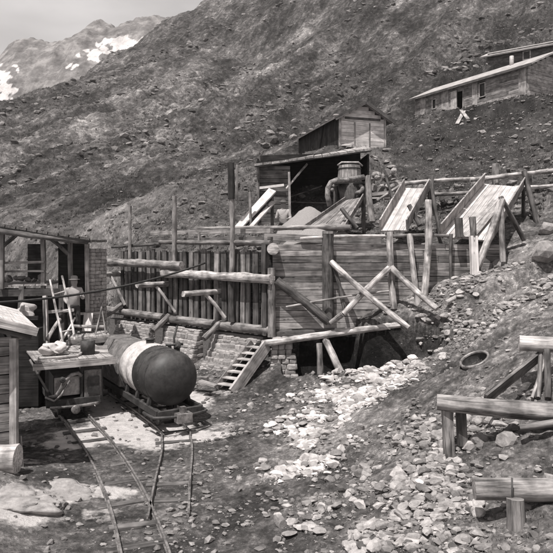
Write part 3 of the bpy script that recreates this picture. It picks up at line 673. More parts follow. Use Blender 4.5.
# ------------------------------------------------------------------ open shed on the left with deck
def left_shed():
    root = thing('open_shed', 'open timber shed on a raised deck at the left, with lean-to roof and railing', 'shed', (-6.5, 17.5, 0))
    def post(px, y0, y1, Y, r=.07, mat='grey', nm='post'): MB().beam(at(px, y1, Y), at(px, y0, Y), r*1.6, r*1.6, up=(0, -1, 0), jit=.01).build(nm, mat, root)
    # roof sloping down to the right, seen from below its edge
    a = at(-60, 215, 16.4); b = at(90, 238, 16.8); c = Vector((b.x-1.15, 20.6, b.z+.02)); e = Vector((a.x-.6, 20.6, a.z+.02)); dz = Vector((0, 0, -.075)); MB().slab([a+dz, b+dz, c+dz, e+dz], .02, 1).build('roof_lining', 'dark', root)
    MB().slab([a, b, c, e], .07, n=14).build('roof', 'mid', root)
    MB().log(at(-60, 221, 16.5), at(88, 242, 16.9), .09, .08).build('eave_beam', 'logd', root)
    MB().log(at(-60, 226, 19.8), at(88, 244, 20.2), .08, .08).build('rear_beam', 'logd', root)
    for px, y0, y1, Y in ((2, 226, 289, 16.9), (43, 233, 289, 17.2), (70, 238, 300, 17.6)): post(px, y0, y1, Y)
    for px, Y in ((-30, 17), (62, 17.2), (22, 17.1)): post(px, 285, 430 if px > 0 else 410, Y, .09, 'mid', 'deck_post')
    MB().log(at(3, 246, 16.9), at(21, 231, 16.9), .05).build('knee_brace', 'logd', root)
    MB().log(at(48, 236, 17.2), at(68, 254, 17.4), .06).build('knee_brace', 'logd', root)
    MB().beam(at(-40, 264, 16.95), at(44, 262, 17.1), .04, .07, tone=1.1).build('rail', 'grey', root)
    MB().beam(at(-40, 272, 16.95), at(44, 271, 17.1), .04, .06, tone=1).build('rail', 'grey', root)
    mb = MB()
    a = at(-60, 287, 16.8); b = at(47, 284, 17.1)
    mb.slab([a, b, Vector((b.x-.3, 19.4, b.z)), Vector((a.x-.6, 19.4, a.z))], .05, n=9); mb.build('deck', 'greyl', root)
    MB().beam(at(-60, 294, 16.9), at(60, 292, 17.2), .16, .2, tone=.7).build('deck_beam', 'mid', root)
    # dark boarded back rooms
    MB().beam(Vector((-6.75, 18.6, 2.2)), Vector((-5.75, 18.4, 2.2)), .06, 4.1, tone=.8).build('back_wall', 'dark', root)
    MB().beam(at(28, 244, 18.6)+Vector((0, 0, -.55)), at(43, 244, 18.6)+Vector((0, 0, -.55)), .06, 1.1, tone=1.4).build('shutter', 'dark', root)
    MB().beam(Vector((-13, 19.3, 1.4)), Vector((-5.9, 18.9, 1.4)), .08, 2.9, tone=.8).build('under_deck_wall', 'dark', root)
    mb = MB()
    for k in range(7): mb.rock(at(4+6*k, 279+R.uniform(-1, 1), 18.3), R.uniform(.09, .16), sub=1)
    tag(mb.build('stone_pile', 'rubble'), 'row of stones lying at the back of the open shed deck', 'stones')
    # stone shack to its right
    r2 = thing('stone_shack', 'narrow stone shack with dark doorway between the open shed and the ore bin', 'shack', (-5.4, 18.4, 0))
    mb = MB(); A = at(88, 310, 18.1); B = at(104, 310, 18.7); h = 0
    dd = (B-A); dd.z = 0; L = dd.length; dd.normalize(); z = 0.4
    while z < 4.05:
        x = R.uniform(-.1, 0)
        while x < L-.04:
            w = R.uniform(.14, .3); x0 = max(0, x); x1 = min(L, x+w); mb.block(Vector((A.x, A.y, z+.06))+dd*((x0+x1)/2)+Vector((0, R.uniform(-.02, .02), 0)), dd, Vector((dd.y, -dd.x, 0)), Vector((0, 0, 1)), (x1-x0)/2, .14, .058, R.uniform(.7, 1.2)); x += w
        z += .112
    mb.build('wall', 'stone', r2)
    MB().beam(Vector((A.x, A.y+.08, 2.2))+dd*.0, Vector((A.x, A.y+.08, 2.2))+dd*L, .15, 3.6, tone=.6).build('wall_core', 'mortar', r2)
    MB().beam(at(71, 238, 18.3)+Vector((0, 0, -1.1)), at(86, 238, 18.3)+Vector((0, 0, -1.1)), .05, 2.1, tone=.7).build('doorway', 'dark', r2)
    MB().beam(at(87.5, 312, 17.9), at(86.5, 243, 17.9), .1, .08, up=(0, -1, 0), tone=1.2).build('door_post', 'greyl', r2)
    a = at(82, 240, 17.6); b = at(107, 240, 18.2)
    MB().slab([a, b, b+Vector((-.65, 2.0, .05)), a+Vector((-.65, 2.0, .05))], .07, n=5).build('roof', 'mid', r2)
    MB().beam(at(70, 314, 17.6), at(100, 313, 18), .1, .07).build('sill', 'greyl', r2)
left_shed()
def pole_ladder():
    root = thing('ladder', 'light pole ladder leaning against the deck of the open shed', 'ladder', at(66, 335, 15.6))
    a0, a1 = at(63, 342, 15.4), at(50, 280, 16.8); b0, b1 = at(75, 340, 15.5), at(62, 276, 16.8)
    MB().log(a0, a1, .032, .028, tone=1.1).build('side_pole', 'log', root); MB().log(b0, b1, .032, .028, tone=1.1).build('side_pole', 'log', root)
    for q in (.15, .45, .75): MB().log(a0.lerp(a1, q), b0.lerp(b1, q), .02, tone=.9, seg=8).build('rung', 'log', root)
pole_ladder()
# loading stage behind the locomotive
def stage():
    root = thing('loading_stage', 'low timber loading stage between the locomotive and the stone shack', 'platform', (-5.3, 17.6, 0))
    a, b = at(68, 338, 16.6), at(110, 335, 16.9)
    MB().slab([a, b, b+Vector((-.6, 1.6, 0)), a+Vector((-.6, 1.6, 0))], .06, n=6).build('deck', 'greyl', root)
    MB().beam(a+Vector((0, 0, -.12)), b+Vector((0, 0, -.12)), .1, .14).build('edge_beam', 'grey', root)
    for p in (a, b, a+Vector((-.6, 1.5, 0)), b+Vector((-.6, 1.5, 0))): MB().beam(Vector((p.x, p.y+.05, -.05)), Vector((p.x, p.y+.05, p.z-.07)), .12, .12, up=(0, 1, 0)).build('leg', 'mid', root)
    tag(MB().slab([at(82, 331, 17.4), at(91, 331, 17.4), at(93, 313, 17.6), at(84, 313, 17.6)], .04, 1.15).build('board', 'light'), 'white rectangular board leaning at the back of the loading stage', 'board')
    tag(MB().log(at(47, 340, 16.2), at(60, 319, 16.8), .05, .04).build('prop', 'log'), 'short pale slanting prop beside the leg of the shed ladder', 'prop')
    tag(MB().beam(at(48, 312, 17), at(74, 310, 17.1), .06, .08, tone=1.1).build('beam', 'greyl'), 'pale horizontal beam behind the pole ladder below the shed deck', 'beam')
    tag(MB().beam(at(47, 345, 16.6), at(45, 296, 16.9), .1, .12, up=(0, -1, 0), tone=1.1).build('upright_board', 'greyl'), 'pale upright board below the shed deck left of the ladder', 'board')
    mb = MB()
    for k in range(9): mb.rock(at(22+R.uniform(-1, 11), 307+R.uniform(-4, 8), 15.6+R.uniform(0, .4)), R.uniform(.1, .2), sq=(1.2, 1, .8), sub=2, smooth=True)
    tag(mb.build('canvas_bundle', 'bund'), 'pale bundle stacked below the shed deck behind the left shack roof', 'bundle')
    # its support
    tag(MB().box(Vector((at(27, 320, 15.8).x, 15.8, 1.0)), .75, .6, 2.0, .1, .8).beam(at(16, 318, 15.4), at(38, 318, 15.4), .05, .1).build('crate_stack', 'dark'), 'dark stack of crates beneath the shed deck holding up a pale bundle', 'crates')
stage()
def clutter():
    for (a, b, r, m, lab) in (((44, 352, 15.6), (44, 300, 16.2), .035, 'logd', 'thin dark pole between the shed deck and the locomotive canopy'),
            ((56, 348, 15.4), (75, 318, 16.4), .03, 'log', 'thin pale rod slanting up behind the canvas bundle'),
            ((95, 336, 17.0), (104, 296, 17.8), .022, 'logm', 'thin wire-like stay beside the white board'),
            ((106, 338, 17.0), (99, 298, 17.8), .022, 'logm', 'second thin stay crossing the first beside the white board'),
            ((38, 375, 14.6), (50, 350, 15.3), .03, 'logm', 'thin rod leaning at the left side of the small locomotive'),
            ((30, 360, 14.4), (48, 392, 13.9), .028, 'logd', 'dark bar slanting down left of the small locomotive'),
            ((70, 326, 17.1), (104, 327, 17.3), .05, 'log', 'pale rail across the loading stage behind the bucket')):
        onelog('pole', at(*a), at(*b), r, r*.9, m, lab, 'pole', seg=8)
    tag(MB().beam(at(78, 352, 15.2), at(108, 352, 15.4), .5, .06, tone=.9).beam(at(80, 350, 15.6), at(107, 350, 15.8), .06, .22, tone=1.3).build('tool_box', 'greyl'), 'pale open wooden tray behind the bucket on the locomotive canopy', 'tray')
clutter()

# ------------------------------------------------------------------ ore bin: slatted side, plank side
def wp(px, s=0.):                                  # plan point on the line of the slatted side, s metres out from it
    k = (px-CX)/F; b = W0+WN*s
    t = (b[0]-k*b[1])/(k*WD[1]-WD[0]); p = b+WD*t
    return p
def wq(px, py, s=0.):
    p = wp(px, s); return Vector((p[0], p[1], HC-(py-HY)/F*p[1]))
def rp(px, s=0.):                                  # same for the plank side
    N = np.array([WR[1], -WR[0]]); b = W0+N*s; k = (px-CX)/F
    t = (b[0]-k*b[1])/(k*WR[1]-WR[0]); return b+WR*t
def rq(px, py, s=0.):
    p = rp(px, s); return Vector((p[0], p[1], HC-(py-HY)/F*p[1]))
def bin_():
    root = thing('ore_bin', 'large timber ore bin, slatted at left, level planks at right, propped by logs', 'ore bin', (-.17, 17.5, 1.3))
    Z = Vector((0, 0, 1)); wd = Vector((WD[0], WD[1], 0)); wn = Vector((WN[0], WN[1], 0)); c0 = Vector((-.17, 17.5, 0))
    # slats
    t = .25
    while t < 7.3:
        w = R.uniform(.13, .23); p = c0+wd*t; top = 4.02+R.uniform(-.06, .1)
        MB().beam(p+Z*1.75, p+Z*top+wd*R.uniform(-.03, .03), w, .06, up=wn, tone=R.uniform(.75, 1.25), jit=.006).build('slat', 'grey' if R.random() < .45 else 'mid', root)
        t += w+R.uniform(.06, .15)
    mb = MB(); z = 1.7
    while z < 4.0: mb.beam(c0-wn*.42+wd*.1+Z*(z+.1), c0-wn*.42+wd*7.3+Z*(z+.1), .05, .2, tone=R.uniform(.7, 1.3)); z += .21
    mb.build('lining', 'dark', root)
    MB().log(wq(104, 309, .05), wq(272, 331, .05), .13, .14, tone=.9).build('sill_log', 'logm', root)
    MB().log(wq(160, 242, .1), wq(271, 243, .1), .07, .08).build('top_rail', 'logm', root)
    MB().log(wq(112, 247, .06), wq(160, 244, .06), .05, .06).build('top_rail', 'logd', root)
    MB().log(wq(104, 262, .35), wq(182, 266, .35), .145, .14, tone=1.1).build('long_log', 'logm', root)
    MB().log(wq(163, 273, .3), wq(272, 279, .22), .14, .135, tone=1.1).build('long_log', 'log', root)
    # back timbers above the slats
    MB().beam(wq(152, 233, -.5), wq(272, 231, -.5), .16, .14, jit=.006).build('back_beam', 'grey', root)
    MB().beam(wq(152, 241, -.38), wq(272, 240, -.38), .12, .2, jit=.006).build('back_beam', 'mid', root)
    MB().log(wq(196, 229, -.7), c0+Vector((2.4, .55, 4.75)), .08, .07).build('back_log', 'logm', root)
    MB().beam(c0+Vector((-.2, .55, 4.45)), c0+Vector((3.3, .6, 4.32)), .1, .22, jit=.006).build('back_beam', 'grey', root)
    # tall poles
    for px, y0, y1, s, r, m in ((130, 206, 262, .2, .06, 'logm'), (174.5, 196, 266, .22, .085, 'logm'), (231.5, 198, 276, .2, .09, 'logm'), (199, 232, 262, -.1, .05, 'logm')):
        MB().log(wq(px, y1, s), wq(px, y0, s), r, r*.9).build('tall_pole', m, root)
    MB().log(wq(231.5, 199, .2), wq(230.5, 163, .2), .11, .1).build('pole_sleeve', 'dark', root)
    MB().beam(wq(266, 335, .1), wq(265, 243, .1), .16, .16, up=wn, jit=.006).build('corner_post', 'mid', root)
    MB().log(rq(272, 337, .18), rq(271.5, 268, .18), .11, .1).build('corner_post', 'logm', root)
    # outriggers with struts
    for (a, b, c, dlt) in (((219.6, 291.6), (183, 292.5), (206, 294), (225, 318)), ((168, 283.5), (137, 285), (158.6, 286), (175, 312)), ((119, 274), (98, 273.5), (114, 281), (125, 305))):
        w = wq(a[0], a[1], 0)
        k = (b[0]-CX)/F; p = wp(a[0]); s = (p[0]-k*p[1])/(k*WN[1]-WN[0]); e = Vector((p[0]+WN[0]*s, p[1]+WN[1]*s, w.z))
        MB().log(w-wn*.2, e, .095, .09, tone=1.15).build('outrigger', 'log', root)
        m_ = w.lerp(e, .4); MB().log(m_-Z*.06, wq(dlt[0], dlt[1], .12), .055, .05, tone=1.1).build('strut', 'log', root)
    for (a, b) in (((122, 305), (102, 318)), ((169, 316), (153, 331)), ((220, 323), (204, 339))):
        w = wq(a[0], a[1], .1); k = (b[0]-CX)/F; p = wp(a[0], .1); s = (p[0]-k*p[1])/(k*WN[1]-WN[0]); Y = p[1]+WN[1]*s
        MB().log(w+Z*.02, at(b[0], b[1], Y), .085, .08, tone=.9).build('bracket', 'logm', root)
    # plank side: level boards
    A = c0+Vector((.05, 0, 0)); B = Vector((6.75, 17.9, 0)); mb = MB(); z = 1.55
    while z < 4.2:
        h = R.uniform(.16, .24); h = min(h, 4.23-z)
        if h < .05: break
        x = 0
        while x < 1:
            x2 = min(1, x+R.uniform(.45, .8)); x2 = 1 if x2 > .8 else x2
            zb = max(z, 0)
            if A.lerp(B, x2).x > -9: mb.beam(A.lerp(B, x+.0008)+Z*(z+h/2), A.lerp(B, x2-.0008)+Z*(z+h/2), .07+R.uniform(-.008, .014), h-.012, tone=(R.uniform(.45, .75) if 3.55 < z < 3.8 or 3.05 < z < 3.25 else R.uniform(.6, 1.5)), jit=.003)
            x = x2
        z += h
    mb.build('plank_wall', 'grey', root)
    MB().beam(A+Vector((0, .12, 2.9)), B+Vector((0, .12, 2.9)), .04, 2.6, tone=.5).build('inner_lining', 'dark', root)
    MB().log(rq(262, 344, .5), rq(400, 325, .9), .10, .085, tone=1.2).build('ledge_log', 'log', root)
    MB().beam(rq(274, 334, .1), rq(345, 330, .1), .12, .14, jit=.004).build('sill_beam', 'mid', root)
    MB().log(rq(300, 238.5, .1), rq(385, 236, .1), .05, .05, tone=1.2).build('cap_log', 'log', root)
    MB().log(rq(385, 237, .15), rq(452, 236, .15), .05, .045, tone=.8).build('cap_log', 'logm', root)
    # round sawn end of a cross log
    MB().log(rq(273.5, 249, -.6), rq(273, 249, .32), .165, .17, seg=24, rough=.02, tone=1.0).build('cross_log', 'log', root)
    # posts on the plank side
    MB().log(rq(328.5, 322, .12), rq(328, 231, .12), .17, .165, rough=.04, tone=.95).build('post', 'logd', root)
    MB().log(rq(328, 234, .12), rq(328, 231.5, .12), .172, .172, tone=1.1, rough=.03).build('post_top', 'logm', root)
    MB().log(at(394, 309, 17.2), at(389.5, 232, 17.45), .10, .095, tone=1.0).build('post', 'log', root)
    MB().log(at(423, 304, 17.15), at(428.5, 200, 17.5), .10, .09, tone=1.15).build('post', 'log', root)
    MB().log(at(418.5, 306, 17.1), at(409.5, 234, 17.5), .085, .08, tone=1.0).build('post', 'log', root)
    MB().log(at(452, 292, 17.5), at(451, 234, 17.6), .05, .045).build('post', 'logd', root)
    MB().beam(at(475, 287, 17.2), at(473.5, 236, 17.3), .2, .18, up=(0, -1, 0), tone=1.35, jit=.006).build('post', 'light', root)
    MB().log(at(473.5, 237, 17.3), at(472.5, 217, 17.35), .1, .1).build('post_head', 'logm', root)
    MB().beam(at(459.5, 237, 17.5), at(458.5, 218, 17.5), .2, .14, up=(0, -1, 0), tone=1.0).build('stub_post', 'mid', root)
    # braces
    for a, b, r in (((331, 262, 17.35), (409, 328, 16.0), .085), ((391, 268, 17.2), (437, 309, 16.2), .09), ((389, 268, 17.15), (343, 314, 16.7), .085), ((343, 314, 16.7), (331, 323, 16.9), .085)):
        MB().log(at(*a), at(*b), r, r*.9, tone=1.15).build('brace', 'log', root)
    MB().log(at(276, 281, 17.3), at(329, 322, 17.2), .13, .12).build('brace', 'logd', root)
    MB().log(at(333, 265, 17.4), at(345, 310, 17.2), .06, .05).build('brace', 'logd', root)
    MB().log(at(286, 307, 17.2), at(389, 291, 17.0), .028, .025, tone=1.3, seg=8).build('tie_rod', 'logm', root)
    MB().log(at(320, 386, 17.0), at(319, 343, 17.0), .09, .085).build('lower_post', 'logm', root)
    # floor of the bin over the hollow
    MB().slab([Vector((.1, 17.45, 1.6)), Vector((6, 17.7, 1.6)), Vector((6, 18.9, 1.6)), Vector((.1, 18.9, 1.6))], .08, .6).build('bin_floor', 'dark', root)
    MB().log(wq(231.5, 276, .2), wq(232, 322, .15), .09, .09, tone=.7).build('lower_post', 'logd', root)
    # dark boarding filling the bay at the corner
    return root
bin_()
onelog('leaning_log', at(350, 391, 15.7), at(325.5, 340, 17.0), .11, .1, 'log', 'pale log leaning in the dark hollow under the ledge log', 'log')
onelog('short_log', at(461, 301, 16.4), at(478, 285, 16.9), .07, .07, 'logm', 'short grey log propped low behind the white post', 'log')
onelog('lying_log', at(446, 303, 16.2), at(474, 289, 16.7), .07, .06, 'log', 'pale log lying on the bank at the foot of the white post', 'log')
onelog('timber_stub', at(303, 385, 16.3), at(314, 372, 16.5), .05, .05, 'logm', 'small timber stub among the stones left of the leaning log', 'log')
tag(MB().slab([at(307, 398, 14.8), at(318, 390, 15.2), at(319, 389, 15.2), at(308, 397, 14.8)], .05).beam(at(296, 392, 15.3), at(313, 402, 14.6), .1, .04).build('plank_scrap', 'grey'), 'scrap of plank half buried in the dirt in front of the stone wall', 'plank')

# ------------------------------------------------------------------ masonry piers
def pier(label, pl, pr, out=.75, ztop=1.5, n_=0):
    p0 = wp(pl, 0); p1 = wp(pr, 0); a = Vector((p0[0], p0[1], 0)); b = Vector((p1[0], p1[1], 0)); wn = Vector((WN[0], WN[1], 0)); Z = Vector((0, 0, 1))
    root = thing('stone_pier', label, 'stone pier', (a+b)/2+wn*.4, 'battered masonry piers carrying the slatted side of the ore bin')
    d = (b-a); L = d.length; d.normalize()
    zb = -.05
    core = MB(); A0, B0 = a+wn*out, b+wn*out
    ins = .022
    v = [A0+Z*zb-wn*ins+d*ins, B0+Z*zb-wn*ins-d*ins, b+Z*zb-d*ins, a+Z*zb+d*ins, a+wn*(.2-ins)+Z*(ztop-.04)+d*ins, b+wn*(.2-ins)+Z*(ztop-.04)-d*ins, b+Z*(ztop-.04)-d*ins-wn*.1, a+Z*(ztop-.04)+d*ins-wn*.1]
    core.add(v, [(3, 2, 1, 0), (4, 5, 6, 7), (0, 1, 5, 4), (1, 2, 6, 5), (2, 3, 7, 6), (3, 0, 4, 7)], v, .8).build('mortar_core', 'mortar', root)
    st = MB(); z = zb
    while z < ztop-.03:
        h = R.uniform(.08, .2); h = min(h, ztop-z); q = (z+h/2-zb)/(ztop-zb); o = out+(.2-out)*q
        for (s0, dr, LL, nn) in ((a+wn*o, d, L, wn), (a+wn*.0, wn, o, -d), (b+wn*.0, wn, o, d)):
            x = R.uniform(-.1, 0)
            while x < LL-.05:
                w = R.uniform(.09, .4)*R.uniform(.7, 1.1); x0 = max(0, x); x1 = min(LL, x+w)
                if x1-x0 > .05:
                    c = s0+dr*((x0+x1)/2)+Z*(z+h/2+R.uniform(-.03, .03))-nn*(.103+R.uniform(-.012, .022)); st.block(c, dr, nn, Z, (x1-x0)/2*1.0, .1, h/2*R.uniform(.85, 1.12), R.uniform(.7, 1.2))
                x += w
        z += h
    st.build('stones', 'stone', root)
pier('stone pier right of the tank wagon, next to the wooden stair', 216, 262, .95, 1.42)
pier('middle stone pier rising just behind the dark tank of the wagon', 170, 204, .8, 1.5)
pier('leftmost stone pier above the grey box of the wagon', 122, 156, .75, 1.5)
# recess wall behind the piers
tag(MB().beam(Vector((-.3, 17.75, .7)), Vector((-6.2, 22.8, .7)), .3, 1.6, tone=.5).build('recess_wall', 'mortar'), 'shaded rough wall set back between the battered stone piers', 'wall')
def rough_pier():
    mb = MB(); z = .25; 
    while z < 1.5:
        h = R.uniform(.12, .2); k = (z-.25)/1.2; x0 = -.22+.1*k; x1 = .52-.22*k
        x = x0
        while x < x1:
            w = R.uniform(.16, .34); mb.block(Vector((x+w/2, 17.2+.1*k+R.uniform(-.05, .05), z+h/2)), Vector((1, R.uniform(-.1, .1), R.uniform(-.08, .08))), Vector((0, 1, 0)), Vector((0, 0, 1)), w*.52, .2, h*.52, R.uniform(.7, 1.25)); x += w
        z += h*.95
    tag(mb.build('dry_stone_pier', 'stone'), 'rough dry stone pier at the corner of the ore bin, right of the wooden stair', 'stone pier')
rough_pier()
def stair():
    root = thing('wooden_stair', 'steep wooden stair with a wide pale stringer against the stone pier', 'stair', at(228, 392, 16.3))
    b0, b1 = at(233, 393, 16.2), at(267, 345, 17.0); a0, a1 = at(216, 388, 16.5), at(252, 342, 17.3)
    MB().beam(b0, b1, .08, .34, up=(-.75, -.66, .1), tone=1.0).build('stringer', 'greyl', root)
    MB().beam(a0, a1, .05, .18, up=(-.75, -.66, .1), tone=.8).build('stringer', 'grey', root)
    for k in range(7):
        q = .1+.8*k/6; p, r_ = a0.lerp(a1, q), b0.lerp(b1, q)
        MB().beam(p, Vector((r_.x, r_.y, p.z)), .24, .035, tone=1.2).build('tread', 'greyl', root)
    MB().beam(a0.lerp(b0, .5)+Vector((.05, .25, .05)), a1.lerp(b1, .5)+Vector((.05, .25, -.05)), .42, .03, tone=.5).build('backing_board', 'dark', root)
stair()
tag(MB().beam(at(200, 381, 16.2), at(216, 386, 16.0), .18, .05).build('plank_step', 'greyl'), 'pale plank lying on the ground at the foot of the stair', 'plank')
tag(MB().beam(at(192, 378, 16.6), at(208, 379, 16.3), .1, .12, tone=.9).build('sawn_timber', 'grey'), 'short sawn timber on the ground between tank wagon and stair', 'timber')
# small ironwork next to the tank
tag(MB().tube([at(175, 352, 16.4), at(174, 338, 16.5), at(177, 326, 16.6)], .03).tube([at(166, 345, 16.2), at(183, 344, 16.4)], .035).rock(at(178, 345, 16.3), .14, 1, sub=1).rock(at(170, 347, 16.2), .1, 1, sub=1).log(Vector((at(178, 345, 16.3).x, 16.3, 0)), at(178, 347, 16.3), .05).build('hand_pump', 'iron'), 'dark iron pump with handle standing behind the tank wagon before the stone pier', 'pump')

# ------------------------------------------------------------------ cable
def cable():
    a, b, = at(-10, 303, 14.0), at(205, 263, 18.3); pts = []
    for k in range(31):
        q = k/30; p = a.lerp(b, q); p.z -= .22*4*q*(1-q); pts.append(p)
    tag(MB().tube(pts, .03, 8).build('cable', 'rope'), 'dark cable sagging across from the left shack to the ore bin', 'cable')
cable()

# ------------------------------------------------------------------ chutes and sand on top of the bin
def chute(label, fl, mat, side=.34, boards=4, mat2='greyl'):
    q = [at(*p) for p in fl]                        # bottom left, bottom right, top right, top left
    root = thing('chute', label, 'chute', (q[0]+q[1])/2)
    MB().slab(q, .05, n=boards, along=1).build('floor', mat, root)
    nn = (q[1]-q[0]).cross(q[3]-q[0]).normalized()
    if nn.z < 0: nn = -nn
    for (a, b) in ((q[0], q[3]), (q[1], q[2])):
        MB().slab([a-nn*.04, b-nn*.04, b+nn*side, a+nn*side], .04, n=2).build('side_board', mat2, root)
    for q_ in (.25, .8):
        a = q[0].lerp(q[3], q_); b = q[1].lerp(q[2], q_); MB().beam(a-nn*.1, b-nn*.1, .08, .1).build('cross_bearer', 'mid', root)
    for (a, g) in ((q[3], 0), (q[2], 0)):
        z = gz(a.x, a.y)-.1
        MB().log(Vector((a.x, a.y+.05, z)), a+Vector((0, .05, .0)), .07, .06).build('leg', 'logd', root)
    return root
chute('narrow board chute with a bright white bed, left of the wide chute', [(381, 230, 17.9), (407, 230, 17.7), (430, 188, 20.0), (405, 188, 20.2)], 'light')
chute('wide board chute with tall grey sides at the right end of the ore bin', [(440, 236, 17.9), (492, 240, 17.6), (524, 187, 20.0), (484, 184, 20.4)], 'roofl', .42, 7)
chute('grey board chute running down to the left below the barrel machine', [(303, 230, 18.8), (345, 229, 18.3), (364, 197, 20.2), (346, 200, 20.8)], 'grey', .12, 5, 'grey')
tag(MB().slab([at(455, 236, 17.7), at(475, 237, 17.6), at(505, 200, 19.1), at(495, 197, 19.2)], .04, n=2).build('loose_boards', 'greyl'), 'loose grey boards lying in the bed of the wide chute', 'boards')
def heap(name, label, c, rx, ry, h, mat='sand'):
    n, m = 40, 56; mb = MB(); vs = []; fs = []
    for i in range(n):
        for k in range(m):
            a = 2*math.pi*k/m; q = i/(n-1); x = c[0]+rx*q*math.cos(a); y = c[1]+ry*q*math.sin(a)
            nz = float(fbm(np.array(x*2.2), np.array(y*2.2), 4, 71)); z = c[2]+h*(1-q**1.25)-.25*q*q+nz*.12*h*(1.2-q)
            vs.append((x, y, z))
    for i in range(n-1):
        for k in range(m): fs.append((i*m+k, (i+1)*m+k, (i+1)*m+(k+1) % m, i*m+(k+1) % m))
    return tag(mb.add(vs, fs, vs, 1.0, True).build(name, mat), label, 'heap')
heap('sand_heap', 'smooth pale sand heap behind the plank wall beside the dark post', (1.45, 18.75, 4.3), 1.5, .85, .62)
heap('sand_heap', 'grey tailings heap spilling in front of the roofed mill shed', (1.2, 22.2, 4.7), 1.5, 1.2, .95)

# poles and rails around the chutes
pg = 'rough poles standing among the chutes'
for (a, b, r, m, lab) in (
    ((541, 236, 19.2), (524, 171, 19.8), .09, 'logd', 'dark leaning pole with a knobbed top at the right side of the wide chute'),
    ((477, 268, 17.3), (502, 199, 17.6), .10, 'log', 'pale log leaning right to meet the forked post by the wide chute'),
    ((503, 262, 17.4), (501, 197, 17.6), .085, 'logm', 'upright forked post at the right end of the plank wall'),
    ((524, 240, 18.2), (501, 197, 17.7), .07, 'logd', 'dark log leaning left against the forked post'),
    ((440, 236, 18.8), (431, 181, 19.6), .06, 'logd', 'dark slanting pole right of the narrow white chute'),
    ((420, 225, 18.2), (409, 205, 18.4), .08, 'logd', 'short dark stub leaning beside the narrow chute side board'),
    ((357, 228, 18.6), (341, 208, 18.7), .07, 'logd', 'short dark stub at the foot of the grey chute'),
    ((372, 222, 19.6), (368, 176, 20), .11, 'logm', 'thick upright post right of the barrel machine'),
    ((496, 192, 22.6), (495.5, 164, 22.8), .13, 'logm', 'stout upright post standing behind the rails over the wide chute'),
    ((398, 214, 20.5), (386, 177, 21), .05, 'logd', 'thin slanting pole left of the narrow chute'),
    ((377, 201, 21), (404, 183, 21.3), .05, 'logm', 'thin pole lying up to the top of the narrow chute'),
    ((546, 240, 20), (549, 196, 20.5), .08, 'logm', 'upright post at the right edge under the long rails'),
    ((251, 232, 20.3), (250, 192, 20.5), .05, 'logm', 'thin upright pole left of the white plank ramp'),
    ((236, 200, 20.0), (237, 165, 20.2), .045, 'logm', 'thin grey pole right of the black sleeved pole'),
    ):
    onelog('pole', at(*a), at(*b), r, r*.9, m, lab, 'pole')
def rails():
    root = thing('log_railing', 'double log railing running behind the chutes to the right edge', 'railing', at(430, 190, 22.5))
    MB().log(at(380, 186.5, 22.5), at(474, 179, 22.6), .075, .07, tone=1).build('rail', 'log', root)
    MB().log(at(470, 180, 22.4), at(600, 165, 22.0), .085, .08, tone=1.1).build('rail', 'log', root)
    MB().log(at(400, 195, 22.3), at(480, 192, 22.2), .07, .07, tone=.9).build('rail', 'logm', root)
    MB().log(at(515, 188, 21.9), at(600, 181, 21.5), .09, .08, tone=1.1).build('rail', 'log', root)
    for px in (432, 530, 572): MB().log(at(px, 215, 22.5), at(px, 176, 22.5), .06, .06).build('post', 'logd', root)
    mb = MB()
    for k in range(60):
        px = R.uniform(385, 560); mb.rock(at(px, 190-(px-430)*.06+R.uniform(-4, 16), 22.9+R.uniform(0, .5)), R.uniform(.08, .2), sub=1, tone=R.uniform(.4, 1))
    tag(mb.build('stone_bank', 'rock'), 'bank of piled stones behind the double log railing', 'stones', kind='stuff')
rails()
def ramp_():
    root = thing('plank_ramp', 'bright white planks sloping from the mill shed down to the bin', 'ramp', at(243, 227, 20))
    MB().slab([at(235, 226, 20), at(242, 227, 19.9), at(276, 191, 22), at(269, 188, 22.1)], .06, 1.15).build('plank', 'light', root)
    MB().slab([at(248, 227, 19.9), at(252, 227.5, 19.85), at(275, 202, 22), at(272, 200, 22.1)], .06, 1.0).build('plank', 'light', root)
    MB().slab([at(243, 227, 20.1), at(247, 227, 20.1), at(273, 197, 22.2), at(270, 195, 22.2)], .05, .5).build('plank', 'mid', root)
    for q in (.3, .75): MB().beam(at(235, 228, 20).lerp(at(269, 190, 22.1), q), at(252, 229, 20).lerp(at(276, 203, 22.1), q), .06, .08).build('bearer', 'mid', root)
    a = at(272, 196, 22.1); MB().log(Vector((a.x, a.y, 4.2)), a, .06).build('leg', 'logd', root)
ramp_()

